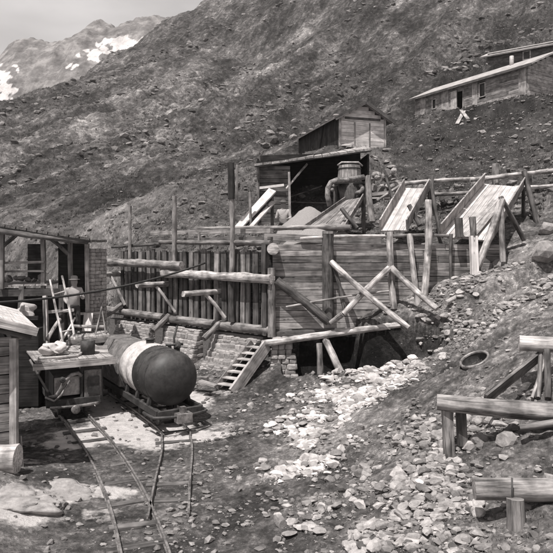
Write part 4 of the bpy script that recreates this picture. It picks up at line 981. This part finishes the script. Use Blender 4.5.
# ------------------------------------------------------------------ mill shed
def b_(px, py, Y): return at(px, py, Y).z
def mill():
    root = thing('mill_shed', 'dark open-fronted timber shed with a sloping thin roof above the ore bin', 'shed', at(310, 215, 25))
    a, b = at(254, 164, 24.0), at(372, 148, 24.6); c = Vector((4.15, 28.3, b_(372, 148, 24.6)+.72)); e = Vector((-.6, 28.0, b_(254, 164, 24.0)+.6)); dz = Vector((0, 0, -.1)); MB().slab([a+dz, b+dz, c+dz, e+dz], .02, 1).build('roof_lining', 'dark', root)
    MB().slab([a, b, c, e], .09, n=14).build('roof', 'greyl', root)
    MB().beam(at(255, 166, 24.1), at(371, 150, 24.7), .05, .12, tone=.9).build('eave_board', 'grey', root)
    # left front cabin of level boards
    mb = MB(); A, B = at(258.5, 216, 24.4), at(290, 216, 24.5); z = 4.9
    while z < 7.35: mb.beam(Vector((A.x, A.y, z+.08)), Vector((B.x, B.y, z+.08)), .05, .16, tone=R.uniform(.6, 1.3), jit=.004); z += .175
    mb.build('front_wall', 'mid', root)
    MB().beam(at(258, 222, 24.3), at(258, 166, 24.3), .1, .1, up=(0, -1, 0)).build('post', 'grey', root)
    MB().beam(at(290, 222, 24.3), at(289, 172, 24.3), .09, .09, up=(0, -1, 0)).build('post', 'greyl', root)
    MB().beam(at(259, 188, 24.3), at(284, 185, 24.3), .04, .1, tone=1.4).build('white_board', 'light', root)
    MB().beam(at(258, 215, 24.6), at(262, 215, 28.2), .06, 4.6, tone=.7).build('side_wall', 'dark', root)
    A, B = at(262, 190, 28), at(362, 190, 28.3); MB().beam(Vector((A.x, A.y, 6.4)), Vector((B.x, B.y, 6.6)), .08, 4.2, tone=.7).build('back_wall', 'dark', root)
    A, B = at(368, 190, 25.2), at(360, 190, 28.3); MB().beam(Vector((A.x, A.y, 6.4)), Vector((B.x, B.y, 6.6)), .08, 3.4, tone=.8).build('side_wall', 'dark', root)
    MB().log(at(286, 189, 24.2), at(307, 164, 25.2), .045, .045, tone=1.3).build('knee_brace', 'log', root)
    MB().log(at(290, 197, 25.5), at(322, 186, 25.6), .03, .03).build('rail', 'logd', root)
    MB().log(at(290, 202, 25.4), at(330, 203, 25.6), .03, .03).build('rail', 'logd', root)
mill()
def barrel():
    root = thing('barrel_machine', 'washing barrel of upright staves ringed by a thick bent pipe, before the mill shed', 'machine', at(348, 205, 21.5))
    c = at(349.5, 183, 21.6)
    mb = MB()
    for k in range(22):
        th = 2*math.pi*k/22; p = c+Vector((math.cos(th)*.42, math.sin(th)*.42, 0)); q = c+Vector((math.cos(th)*.36, math.sin(th)*.36, .62))
        mb.beam(p, q, .11, .04, up=(math.cos(th), math.sin(th), 0), tone=R.uniform(.6, 1.3))
    mb.build('staves', 'grey', root)
    MB().lathe(c+Vector((0, 0, .1)), (0, 0, 1), [(0, .44), (0, .47), (.05, .47), (.05, .44)], 28).lathe(c+Vector((0, 0, .48)), (0, 0, 1), [(0, .4), (0, .42), (.04, .42), (.04, .38)], 28).build('hoop', 'iron', root)
    MB().tube([c+Vector((-.42, 0, .64)), c+Vector((-.3, -.15, .72)), c+Vector((.3, -.15, .72)), c+Vector((.46, 0, .62))], .035).build('top_rim', 'panel', root)
    pts = [at(330, 206, 20.9), at(327.5, 196, 20.9), at(328, 188, 20.9), at(331, 182.5, 20.9), at(337, 180, 20.9), at(350, 179.5, 20.9), at(364, 177, 21)]
    MB().tube(pts, .095, 12).build('feed_pipe', 'pipe', root)
    pts = [at(347+15.5*math.cos(t), 188.5+6*math.sin(t), 21.0+.5*math.sin(-t)) for t in np.linspace(2.8, 7.2, 24)]
    MB().tube(pts, .07, 10).build('ring_pipe', 'pipe', root)
    MB().lathe(c+Vector((0, 0, -.75)), (0, 0, 1), [(0, .3), (.7, .46), (.74, .01)], 26, .9).build('hopper', 'mid', root)
    for dx in (-.5, .5): MB().log(Vector((c.x+dx, c.y, gz(c.x, c.y)-.2)), Vector((c.x+dx, c.y, c.z+.02)), .08).build('leg', 'logd', root)
    MB().beam(c+Vector((-.6, 0, -.04)), c+Vector((.6, 0, -.04)), .9, .08).build('stand', 'dark', root)
    mb = MB()
    for k in range(26): mb.rock(at(R.uniform(372, 394), R.uniform(171, 196), 22.3+R.uniform(-.2, .3)), R.uniform(.1, .24), sub=1, tone=R.uniform(.4, 1.2))
    tag(mb.build('stone_pile', 'rubble'), 'pile of stones and scraps right of the barrel machine', 'stones')
    tag(MB().beam(at(366, 195, 21.3), at(394, 192, 21.4), .1, .12, tone=.8).beam(at(371, 198, 21.2), at(390, 198, 21.2), .08, .05, tone=1.5).build('timber_rack', 'greyl'), 'small rack of squared timbers right of the barrel machine', 'timber')
    for k in range(12):
        p = at(R.uniform(345, 392), 155, 29.6+R.uniform(-.5, .5)); r_ = R.uniform(.1, .28)
        tag(MB().rock(Vector((p.x, p.y, gz(p.x, p.y)+r_*.3)), r_, sq=(1.4, 1, .6), sub=1).build('boulder', 'rubble'), 'flat pale stone lying just below the front of the gabled hut', 'boulder', 'stones below the gabled hut')
barrel()

# ------------------------------------------------------------------ gabled hut
def gabled(root, A, gd, ld, gw, L, zb, ze, zr, over, wall, gable, roofm, rb=.1, boards='v'):
    Z = Vector((0, 0, 1)); A = Vector((A[0], A[1], 0)); gd = Vector((gd[0], gd[1], 0)).normalized(); ld = Vector((ld[0], ld[1], 0)).normalized()
    mb = MB(); x = 0
    while x < L:
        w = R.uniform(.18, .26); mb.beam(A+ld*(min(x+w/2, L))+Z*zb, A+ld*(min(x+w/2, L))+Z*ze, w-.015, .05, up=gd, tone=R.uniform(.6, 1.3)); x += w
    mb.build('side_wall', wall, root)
    MB().beam(A+gd*.07+Z*(zb+ze)/2, A+gd*.07+ld*L+Z*(zb+ze)/2, .04, ze-zb, tone=.6).build('lining', 'dark', root)
    mb = MB(); z = zb
    while z < zr-.1:
        h = .2; k = 0 if z+h <= ze else (z+h-ze)/(zr-ze); x0 = gw/2*k; x1 = gw-gw/2*k
        if x1-x0 > .1: mb.beam(A+gd*x0+Z*(z+h/2), A+gd*x1+Z*(z+h/2), .05, h-.012, tone=R.uniform(.75, 1.2))
        z += h
    mb.build('gable_wall', gable, root)
    B = A+gd*gw
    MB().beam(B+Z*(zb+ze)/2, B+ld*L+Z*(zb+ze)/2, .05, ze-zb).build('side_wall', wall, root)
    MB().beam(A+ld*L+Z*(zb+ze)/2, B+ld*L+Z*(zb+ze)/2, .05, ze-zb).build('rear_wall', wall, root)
    rg = A+gd*gw/2; sl = (zr-ze)/(gw/2); o = over
    MB().slab([A-gd*o-ld*.4+Z*(ze-sl*o+.05), rg-ld*.4+Z*(zr+.05), rg+ld*(L+.4)+Z*(zr+.05), A-gd*o+ld*(L+.4)+Z*(ze-sl*o+.05)], -.07 if False else .07, n=1, tone=1).build('roof', roofm, root)
    MB().slab([rg-ld*.4+Z*(zr+.052), B+gd*o-ld*.4+Z*(ze-sl*o+.05), B+gd*o+ld*(L+.4)+Z*(ze-sl*o+.05), rg+ld*(L+.4)+Z*(zr+.052)], .07, n=1, tone=.9).build('roof', roofm, root)
    MB().beam(A-gd*o-ld*.42+Z*(ze-sl*o-.05), rg-ld*.42+Z*(zr-.05), .05, .18, tone=.8).beam(rg-ld*.42+Z*(zr-.05), B+gd*o-ld*.42+Z*(ze-sl*o-.05), .05, .18, tone=.8).build('bargeboard', 'mid', root)
    return A, gd, ld, B, rg
def hut():
    root = thing('gabled_hut', 'small gabled timber hut with pale boarded front and dark side, above the mill shed', 'hut', (4.5, 31.8, 9.2))
    ze = HC+(HY-115.5)/F*31; zr = HC+(HY-103)/F*31.4
    A, gd, ld, B, rg = gabled(root, (3.25, 31.0), (.957, .29), (-.29, .957), 2.6, 6.3, 8.6, ze, zr, .4, 'dark', 'pale', 'roofw')  # side wall shade put into the colour: dark wood beside pale gable boards
    Z = Vector((0, 0, 1)); out = -ld
    for x, z0, z1 in ((.85, 8.7, 10.75), (1.7, 8.7, 10.75)): MB().beam(A+gd*x+out*.04+Z*z0, A+gd*x+out*.04+Z*z1, .06, .03, up=out).build('door_post', 'grey', root)
    MB().beam(A+gd*1.28+out*.032+Z*9.7-gd*.38, A+gd*1.28+out*.032+Z*9.7+gd*.38, .03, 2.0, tone=.92).build('door', 'pale', root)
    MB().beam(A+gd*.3+out*.05+Z*(ze-.1), A+gd*2.3+out*.05+Z*(ze-.1), .04, .12, tone=1).build('tie_beam', 'mid', root)
    for x in (.02, 2.58): MB().beam(A+gd*x+out*.03+Z*8.6, A+gd*x+out*.03+Z*ze, .12, .06, up=out, tone=1.1).build('corner_post', 'greyl', root)
    MB().beam(A+ld*3.3-gd*.04+Z*8.7, A+ld*2.1-gd*.04+Z*ze, .12, .05, up=-gd, tone=.4).build('side_post', 'dark', root)
    # roof stones
    for k in range(5):
        p = A-gd*.25+ld*(.6+k*1.25)+Z*(ze-.02); MB().rock(p+gd*.3+Z*.16, .13, sq=(1.4, 1, .6), sub=1).build('roof_stone', 'rubble', root)
hut()

# ------------------------------------------------------------------ long houses at upper right
def house():
    root = thing('long_house', 'long low weathered house with pale roof and open doorway on the slope at upper right', 'house', (14.6, 35, 12.8))
    A = Vector((14.64, 35, 0)); ld = Vector((-.532, .847, 0)).normalized(); gd = Vector((.847, .532, 0)).normalized(); L = 9.0; zb = 12.6; ze = 14.95; zr = 15.95; gw = 4.4; Z = Vector((0, 0, 1)); out = -gd
    mb = MB()
    # side wall with door and window openings (distance from near corner, from, to, z0, z1)
    ops = [(4.75, 5.35, 12.9, 14.55), (2.95, 3.4, 13.75, 14.6), (7.0, 7.35, 13.8, 14.45)]
    z = zb
    while z < ze-.02:
        h = min(.21, ze-z); xs = [0, L]; zz = z+h/2; cuts = sorted([(a, b) for a, b, c, d in ops if c < zz < d]); x = 0; segs = []
        for a, b in cuts: segs.append((x, a)); x = b
        segs.append((x, L))
        for a, b in segs:
            while a < b-.01:
                e = min(b, a+R.uniform(1.0, 2.6)); mb.beam(A+ld*a+Z*zz, A+ld*(e-.01)+Z*zz, .06, h-.014, tone=R.uniform(.65, 1.25)); a = e
        z += h
    mb.build('side_wall', 'grey', root)
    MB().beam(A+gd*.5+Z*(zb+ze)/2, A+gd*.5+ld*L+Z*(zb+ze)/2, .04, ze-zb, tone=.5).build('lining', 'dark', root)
    for (a, b, c, d) in ops[1:]:
        w = MB(); 
        for (p, q) in ((a, c), (b, c)): w.beam(A+ld*p+out*.04+Z*c, A+ld*p+out*.04+Z*d, .06, .05, up=out)
        w.beam(A+ld*a+out*.04+Z*d, A+ld*b+out*.04+Z*d, .05, .06); w.beam(A+ld*a+out*.05+Z*c, A+ld*b+out*.05+Z*c, .07, .05)
        wo = w.build('window', 'greyl', root)
        MB().beam(A+ld*a+gd*.05+Z*(c+d)/2, A+ld*b+gd*.05+Z*(c+d)/2, .01, d-c, tone=.5).build('pane', 'iron', wo)
    MB().beam(A+ld*5.42+out*.08+Z*12.8, A+ld*5.42+out*.08+Z*14.6, .5, .05, up=(out+ld*.0), tone=1.05).build('open_door', 'greyl', root)
    MB().beam(A+ld*4.68+out*.04+Z*12.8, A+ld*4.68+out*.04+Z*14.6, .08, .05, up=out).build('door_post', 'greyl', root)
    for x, w_ in ((.3, .5), (3.75, .4), (6.2, .6), (8.2, .5)): MB().beam(A+ld*x+out*.045+Z*zb, A+ld*x+out*.045+Z*(ze-.02), w_, .03, up=out, tone=.85).build('wall_panel', 'greyl', root)
    B = A+gd*gw; mb = MB(); z = zb
    while z < zr-.1:
        h = .21; k = 0 if z+h <= ze else (z+h-ze)/(zr-ze); x0 = gw/2*k; x1 = gw-gw/2*k
        if x1-x0 > .15: mb.beam(A+gd*x0+Z*(z+h/2), A+gd*x1+Z*(z+h/2), .06, h-.012, tone=R.uniform(.85, 1.25))
        z += h
    mb.build('gable_wall', 'greyl', root)
    MB().beam(B+Z*(zb+ze)/2, B+ld*L+Z*(zb+ze)/2, .06, ze-zb).beam(A+ld*L+Z*(zb+ze)/2, B+ld*L+Z*(zb+ze)/2, .06, ze-zb).build('rear_wall', 'grey', root)
    rg = A+gd*gw/2; sl = (zr-ze)/(gw/2); o = .35
    MB().slab([A-gd*o-ld*.5+Z*(ze-sl*o+.08), rg-ld*.5+Z*(zr+.08), rg+ld*(L+.3)+Z*(zr+.08), A-gd*o+ld*(L+.3)+Z*(ze-sl*o+.08)], .09, tone=1.05).build('roof', 'roofw', root)
    MB().slab([rg-ld*.5+Z*(zr+.082), B+gd*o-ld*.5+Z*(ze-sl*o+.08), B+gd*o+ld*(L+.3)+Z*(ze-sl*o+.08), rg+ld*(L+.3)+Z*(zr+.082)], .09, tone=.95).build('roof', 'roofw', root)
    MB().beam(A-gd*o+ld*-.5+Z*(ze-sl*o-.02), A-gd*o+ld*(L+.3)+Z*(ze-sl*o-.02), .04, .12, tone=.8).build('eave_board', 'mid', root)
    c = rg+ld*2.4+Z*(zr+.1)-gd*.4; MB().tube([c-Z*.4, c+Z*.35], .13, 12).build('chimney', 'panel', root)
    # boards leaning by the door and stone footing
    t = thing('leaning_boards', 'two pale boards leaning together below the open door of the long house', 'boards', at(462, 120, 34))
    MB().beam(at(457, 124, 34.5), at(464, 111, 36.0), .22, .05).build('board', 'greyl', t); MB().beam(at(468, 119, 34.5), at(461, 110, 36), .2, .05).build('board', 'greyl', t)
    mb = MB()
    for k in range(90):
        x = R.uniform(0, L+.5); p = A+ld*x+out*R.uniform(.1, 1.2); z = gz(p.x, p.y); mb.rock(Vector((p.x, p.y, z)), R.uniform(.06, .18), sq=(1.2, 1, .7), sub=1, tone=R.uniform(.6, 1.2))
    tag(mb.build('stone_footing', 'rock'), 'stone footing bank along the foot of the long house wall', 'stones', kind='stuff')
    # second house higher up
    r2 = thing('upper_house', 'second house with pale roof edge, higher up behind the long house', 'house', (21, 46, 18))
    A = Vector((23.4, 44.4, 0)); ld = Vector((-.9, .62, 0)).normalized(); gd = Vector((ld.y, -ld.x, 0)); gd = -gd if gd.y < 0 else gd; L = 7.6; zb, ze, zr = 17.5, 19.9, 20.75; gw = 4.2; out = -gd
    mb = MB(); z = zb
    while z < ze: mb.beam(A+Z*(z+.1), A+ld*L+Z*(z+.1), .06, .19, tone=R.uniform(.6, 1.2)); z += .2
    mb.build('side_wall', 'mid', r2)
    B = A+gd*gw; MB().beam(B+Z*(zb+ze)/2, B+ld*L+Z*(zb+ze)/2, .06, ze-zb).beam(A+ld*L+Z*(zb+ze)/2, B+ld*L+Z*(zb+ze)/2, .06, ze-zb).beam(A+Z*(zb+ze)/2, B+Z*(zb+ze)/2, .06, ze-zb).build('rear_wall', 'mid', r2)
    for x in (2.2, 4.6):
        w = MB().beam(A+ld*x+out*.04+Z*19.4-ld*.3, A+ld*x+out*.04+Z*19.4+ld*.3, .04, .7, tone=1.2).build('window', 'greyl', r2)
        MB().beam(A+ld*x+out*.065+Z*19.4-ld*.22, A+ld*x+out*.065+Z*19.4+ld*.22, .01, .54, tone=.5).build('pane', 'iron', w)
    rg = A+gd*gw/2; o = .45; sl = (zr-ze)/(gw/2)
    MB().slab([A-gd*o-ld*.5+Z*(ze-sl*o+.08), rg-ld*.5+Z*(zr+.08), rg+ld*(L+.5)+Z*(zr+.08), A-gd*o+ld*(L+.5)+Z*(ze-sl*o+.08)], .1, tone=1.1).build('roof', 'roofw', r2)
    MB().slab([rg-ld*.5+Z*(zr+.082), B+gd*o-ld*.5+Z*(ze-sl*o+.08), B+gd*o+ld*(L+.5)+Z*(ze-sl*o+.08), rg+ld*(L+.5)+Z*(zr+.082)], .1, tone=.95).build('roof', 'roofw', r2)
house()

# ------------------------------------------------------------------ logs, drum and braces on the right
onelog('log', at(437, 402, 8.9), at(640, 417, 8.2), .115, .14, 'log', 'long pale barked log lying across the slope at right on a short post', seg=20, rough=.05, bend=.02)
onelog('log', at(474, 489, 7.2), at(640, 490, 7.0), .125, .13, 'log', 'thick log lying at the bottom right corner of the slope', seg=20, rough=.04)
onelog('log', at(519, 343, 9.9), at(640, 352, 9.4), .125, .13, 'log', 'pale sawn log end sticking in from the right edge above the plank', seg=22, rough=.02)
tag(MB().beam(at(450, 470, 8.85), at(447, 408, 8.9), .14, .13, up=(0, -1, 0), jit=.008).build('short_post', 'logm'), 'short upright post under the left end of the long lying log', 'post')
tag(MB().beam(at(462, 445, 8.95), at(461, 410, 8.95), .13, .12, up=(0, -1, 0), jit=.008).build('short_post', 'logd'), 'dark stub of timber just right of the post under the long log', 'post')
onelog('log_stub', at(517, 530, 6.85), at(516, 499, 6.9), .1, .1, 'logm', 'round log stub holding up the bottom right log', 'log')
tag(MB().tube([at(512.5, 520, 6.95), at(512, 478, 7.0)], .012).build('iron_spike', 'iron'), 'thin iron spike driven beside the bottom right log', 'spike')
tag(MB().beam(at(485, 400, 9.0), at(541, 355, 9.9), .05, .2, up=(-.3, -.6, .7), tone=.75).build('slanting_plank', 'grey'), 'dark weathered plank slanting up from the long log to the sawn log', 'plank')
onelog('pole', at(538, 398, 9.3), at(541, 352, 9.8), .04, .04, 'logm', 'thin upright pole under the sawn log at the right edge', 'pole')
onelog('pole', at(532, 398, 9.3), at(545, 360, 9.7), .025, .025, 'log', 'thin pale stick crossing the upright pole at the right edge', 'pole')
onelog('pole', at(548, 398, 9.2), at(547, 350, 9.6), .05, .05, 'logd', 'dark upright pole nearest the right edge under the sawn log', 'pole')
onelog('lying_branch', at(520, 428, 8.4), at(575, 420, 8.2), .05, .06, 'logm', 'grey branch half buried below the long lying log', 'branch', bend=.03)
def drum():
    p = at(475, 359, 11.9); zl, zr_ = gz(p.x-.36, p.y), gz(p.x+.36, p.y); z = (zl+zr_)/2
    root = thing('sunken_drum', 'open iron drum sunk in the ground, its round dark mouth showing', 'drum', (p.x, p.y, z))
    ax = Vector((-(zr_-zl)/.72*.9, -.2, .97)).normalized(); c = Vector((p.x, p.y, z+.0))
    MB().lathe(c-ax*.35, ax, [(0, .29), (.4, .29)], 36).lathe(c-ax*.35, ax, [(.4, .26), (0.02, .26), (.02, .001)], 36).build('drum_body', 'iron', root)
    MB().lathe(c, ax, [(.02, .255), (.05, .255), (.07, .275), (.05, .305), (.0, .3), (-.03, .29)], 40, 1.4).build('rim', 'steel', root)
drum()
tag(MB().tube([at(493, 366, 11.5), at(497, 368.5, 11.4), at(516, 369, 11.3)], .035).build('pipe_end', 'steel'), 'short bent iron pipe lying right of the sunken drum', 'pipe')

# outcrops in the left foreground
ICO[3] = _ico(5)
for (px, py, Y, sx, lab) in ((62, 486, 9.9, .62, 'smooth pale rock outcrop in the left foreground beside the track'), (8, 500, 9.2, .7, 'cracked sloping rock outcrop in the bottom left corner'), (97, 512, 8.7, .34, 'low grey rock outcrop between the bottom left corner and the rails')):
    x = (px-CX)/F*Y; mb = MB(); V, Fc = ICO[3]; V = np.array(V); n1 = fbm(V[:, 0]*1.3+px, V[:, 1]*1.3+V[:, 2], 5, 81); cr_ = np.abs(fbm(V[:, 0]*2.2+V[:, 1]*1.2+px, V[:, 1]*1.1, 4, 83))
    k = 1+.55*n1-.16*np.exp(-(cr_/.035)**2); g0 = gz(x, Y)
    vs = [Vector((x+v[0]*sx*q*1.2, Y+v[1]*.75*sx*q, g0-.1+np.sign(v[2])*abs(v[2])**.7*.26*sx*q+v[0]*-.1*sx)) for v, q in zip(V, k)]
    tag(mb.add(vs, Fc, vs, 1.25, True).build('rock_outcrop', 'rock'), lab, 'rock')

# ------------------------------------------------------------------ people
def skin_body(name, joints, edges, radii, mat, parent):
    me = bpy.data.meshes.new(name); o = bpy.data.objects.new(name, me); COL.objects.link(o); org = Vector(parent['_o'])
    me.from_pydata([Vector(j)-org for j in joints], edges, []); me.update(); o.parent = parent; o['_o'] = parent['_o']
    o.modifiers.new('skin', 'SKIN'); sv = me.skin_vertices[0].data
    for i, r in enumerate(radii): sv[i].radius = r if isinstance(r, tuple) else (r, r)
    sv[0].use_root = True
    s = o.modifiers.new('sub', 'SUBSURF'); s.levels = 1; s.render_levels = 2
    me.materials.append(M[mat]); return o
def person(label, base, face, h, arms, hat):
    root = thing('person', label, 'person', base); b = Vector(base); k = h/1.75
    fx = Vector((math.cos(face), math.sin(face), 0)); sx = Vector((fx.y, -fx.x, 0))
    def P(s, f, z): return b+sx*s*k+fx*f*k+Vector((0, 0, z*k))
    J = [P(0, 0, .95), P(0, 0, 1.15), P(0, .01, 1.36), P(0, .02, 1.49), P(0, .035, 1.57), P(0, .035, 1.66), P(0, .03, 1.73)]
    E = [(0, 1), (1, 2), (2, 3), (3, 4), (4, 5), (5, 6)]; r = [(.15, .11), (.15, .11), (.15, .11), .065, .098, .112, .1]
    legs = []
    for s in (-1, 1):
        n = len(J); J += [P(.1*s, 0, .88), P(.12*s, .03, .48), P(.13*s, -.01, .09), P(.13*s, .14, .04)]; E += [(0, n), (n, n+1), (n+1, n+2), (n+2, n+3)]; r += [.09, .062, .045, .04]
        n = len(J); el, wr = arms[0 if s < 0 else 1]
        w = P(wr[0]*s, wr[1], wr[2]); e = P(el[0]*s, el[1], el[2]); dd = (w-e).normalized()
        J += [P(.19*s, 0, 1.38), e, w, w+dd*.09*k]; E += [(2, n), (n, n+1), (n+1, n+2), (n+2, n+3)]; r += [.062, .046, .03, .032]
    r = [tuple(x*k for x in q) if isinstance(q, tuple) else q*k for q in r]
    body = skin_body('body', J, E, r, 'skin', root)
    # clothes as close-fitting layers
    Jc = [P(0, 0, .98), P(0, 0, 1.15), P(0, .01, 1.37), P(0, .02, 1.46)]; Ec = [(0, 1), (1, 2), (2, 3)]; rc = [(.17, .13), (.165, .13), (.185, .13), .085]
    for s in (-1, 1):
        n = len(Jc); el, wr = arms[0 if s < 0 else 1]; e = P(el[0]*s, el[1], el[2]); w = P(wr[0]*s, wr[1], wr[2])
        Jc += [P(.2*s, 0, 1.4), e, e.lerp(w, .8)]; Ec += [(2, n), (n, n+1), (n+1, n+2)]; rc += [.078, .06, .045]
    rc = [tuple(x*k for x in q) if isinstance(q, tuple) else q*k for q in rc]
    skin_body('shirt', Jc, Ec, rc, 'shirt', root)
    Jt = [P(0, 0, .98), P(0, 0, .9)]; Et = [(0, 1)]; rt = [(.155, .12), (.15, .12)]
    for s in (-1, 1):
        n = len(Jt); Jt += [P(.1*s, 0, .84), P(.12*s, .03, .48), P(.13*s, 0, .1)]; Et += [(1, n), (n, n+1), (n+1, n+2)]; rt += [.1, .078, .065]
    rt = [tuple(x*k for x in q) if isinstance(q, tuple) else q*k for q in rt]
    skin_body('trousers', Jt, Et, rt, 'trousers', root)
    c = P(0, .03, 1.71)
    MB().rock(P(0, -.02, 1.655), .108*k, 1, sub=2, smooth=True, sq=(1, 1, 1)).build('hair', 'hair', root)
    MB().lathe(c, (0, 0, 1), [(0, .09*k), (0, .17*k), (.012, .175*k), (.025, .11*k), (.09, .1*k), (.12, .06*k), (.125, .001)], 24, 1.0).build('hat', hat, root)
    # nose and ears
    MB().rock(P(0, .125, 1.61), .022*k, 1, sub=1, smooth=True).rock(P(-.085, .03, 1.62), .025*k, 1, sub=1, smooth=True).rock(P(.085, .03, 1.62), .025*k, 1, sub=1, smooth=True).build('face', 'skin', root)
b1 = at(74, 300, 17.3)
person('person in a pale hat, light shirt and dark trousers standing behind the pole ladder', (b1.x, b1.y, at(74, 337, 17.0).z+.03), math.radians(-60), 1.62, (((.27, .05, 1.12), (.16, .28, 1.2)), ((.28, .0, 1.1), (.2, .2, .95))), 'hat')
b2 = at(283.5, 210, 22.6)
person('person in a dark cap and pale shirt by the boarded front of the mill shed', (b2.x, b2.y, at(283, 204, 22.6).z-1.62), math.radians(-100), 1.7, (((.28, .02, 1.12), (.2, .25, 1.08)), ((.28, .0, 1.12), (.15, .25, 1.12))), 'hatd')

# ------------------------------------------------------------------ thin summer haze over the valley
HAZE = .0003
if HAZE:
    me = bpy.data.meshes.new('haze'); x0, x1, y0, y1, z0, z1 = -900, 420, -40, 760, -60, 240
    me.from_pydata([(x, y, z) for z in (z0, z1) for x, y in ((x0, y0), (x1, y0), (x1, y1), (x0, y1))], [], [(3, 2, 1, 0), (4, 5, 6, 7), (0, 1, 5, 4), (1, 2, 6, 5), (2, 3, 7, 6), (3, 0, 4, 7)])
    o = bpy.data.objects.new('haze', me); COL.objects.link(o); o['kind'] = 'stuff'; o['label'] = 'thin pale haze filling the air of the valley'; o['category'] = 'haze'
    m = bpy.data.materials.new('haze'); m.use_nodes = True; hn = m.node_tree; hn.nodes.clear(); ho = hn.nodes.new('ShaderNodeOutputMaterial'); pv = hn.nodes.new('ShaderNodeVolumePrincipled')
    pv.inputs['Color'].default_value = (.96, .92, .91, 1); pv.inputs['Density'].default_value = HAZE; pv.inputs['Anisotropy'].default_value = .2
    hn.links.new(pv.outputs[0], ho.inputs['Volume']); me.materials.append(m)

# ------------------------------------------------------------------ light, sky, camera
sd = Vector((-.22, -.36, .885)).normalized()
sun = bpy.data.objects.new('sun', bpy.data.lights.new('sun', 'SUN')); COL.objects.link(sun)
sun.data.energy = 4.8; sun.data.angle = math.radians(.5); sun.data.color = (1, .97, .94)
sun.rotation_euler = (-sd).to_track_quat('-Z', 'Y').to_euler()
w = bpy.data.worlds.new('World'); scene.world = w; w.use_nodes = True; nt = w.node_tree; nt.nodes.clear()
sky = nt.nodes.new('ShaderNodeTexSky'); sky.sky_type = 'NISHITA'; sky.sun_disc = False
sky.sun_elevation = math.asin(sd.z); sky.sun_rotation = math.atan2(sd.x, sd.y); sky.dust_density = 3; sky.air_density = 1.2
bw = nt.nodes.new('ShaderNodeRGBToBW'); tint = nt.nodes.new('ShaderNodeMix'); tint.data_type = 'RGBA'; tint.blend_type = 'MULTIPLY'; tint.inputs[0].default_value = 1
tint.inputs[7].default_value = (1.0, .96, .95, 1)
bg = nt.nodes.new('ShaderNodeBackground'); bg.inputs[1].default_value = .07; out = nt.nodes.new('ShaderNodeOutputWorld')
nt.links.new(sky.outputs[0], bw.inputs[0])
tcw = nt.nodes.new('ShaderNodeTexCoord'); nw = nt.nodes.new('ShaderNodeTexNoise'); nw.inputs['Scale'].default_value = 3.0; nw.inputs['Detail'].default_value = 6.0
mpw = nt.nodes.new('ShaderNodeMapping'); mpw.inputs['Scale'].default_value = (1, 1, 3.5); nt.links.new(tcw.outputs['Generated'], mpw.inputs[0]); nt.links.new(mpw.outputs[0], nw.inputs[0])
cr = nt.nodes.new('ShaderNodeMapRange'); cr.inputs[1].default_value = .35; cr.inputs[2].default_value = .7; cr.inputs[3].default_value = .55; cr.inputs[4].default_value = 1.0; nt.links.new(nw.outputs[0], cr.inputs[0])
sx = nt.nodes.new('ShaderNodeSeparateXYZ'); nt.links.new(tcw.outputs['Generated'], sx.inputs[0])
el = nt.nodes.new('ShaderNodeMapRange'); el.inputs[1].default_value = .42; el.inputs[2].default_value = .68; el.inputs[3].default_value = 1; el.inputs[4].default_value = .04; nt.links.new(sx.outputs[2], el.inputs[0])
cl = nt.nodes.new('ShaderNodeMath'); cl.operation = 'MULTIPLY'; nt.links.new(cr.outputs[0], cl.inputs[0]); nt.links.new(el.outputs[0], cl.inputs[1])
cm = nt.nodes.new('ShaderNodeMix'); cm.data_type = 'RGBA'; nt.links.new(cl.outputs[0], cm.inputs[0]); nt.links.new(bw.outputs[0], cm.inputs[6]); cm.inputs[7].default_value = (10.5, 10.5, 10.5, 1)   # thin high cloud
nt.links.new(cm.outputs[2], tint.inputs[6]); nt.links.new(tint.outputs[2], bg.inputs[0]); nt.links.new(bg.outputs[0], out.inputs[0])
cam = bpy.data.objects.new('camera', bpy.data.cameras.new('camera')); COL.objects.link(cam); scene.camera = cam
cam.location = (0, 0, HC); cam.rotation_euler = (math.pi/2, 0, 0); cam.data.sensor_width = 36; cam.data.lens = 36*F/553
cam.data.shift_y = -(276.5-HY)/553; cam.data.clip_end = 3000; cam.data.clip_start = .05
scene.view_settings.view_transform = 'Standard'; scene.view_settings.look = 'None'; scene.view_settings.exposure = .22; scene.view_settings.gamma = 1
for m in bpy.data.materials:                        # the toned print: every surface colour very slightly warm
    if not m.use_nodes: continue
    for n in [n for n in m.node_tree.nodes if n.type == 'BSDF_PRINCIPLED']:
        i_ = n.inputs['Base Color']
        if i_.is_linked:
            src = i_.links[0].from_socket; x = m.node_tree.nodes.new('ShaderNodeMix'); x.data_type = 'RGBA'; x.blend_type = 'MULTIPLY'; x.inputs[0].default_value = 1
            m.node_tree.links.new(src, x.inputs[6]); x.inputs[7].default_value = WARM+(1,); m.node_tree.links.new(x.outputs[2], i_)
for o in list(scene.objects):
    if '_o' in o: del o['_o']
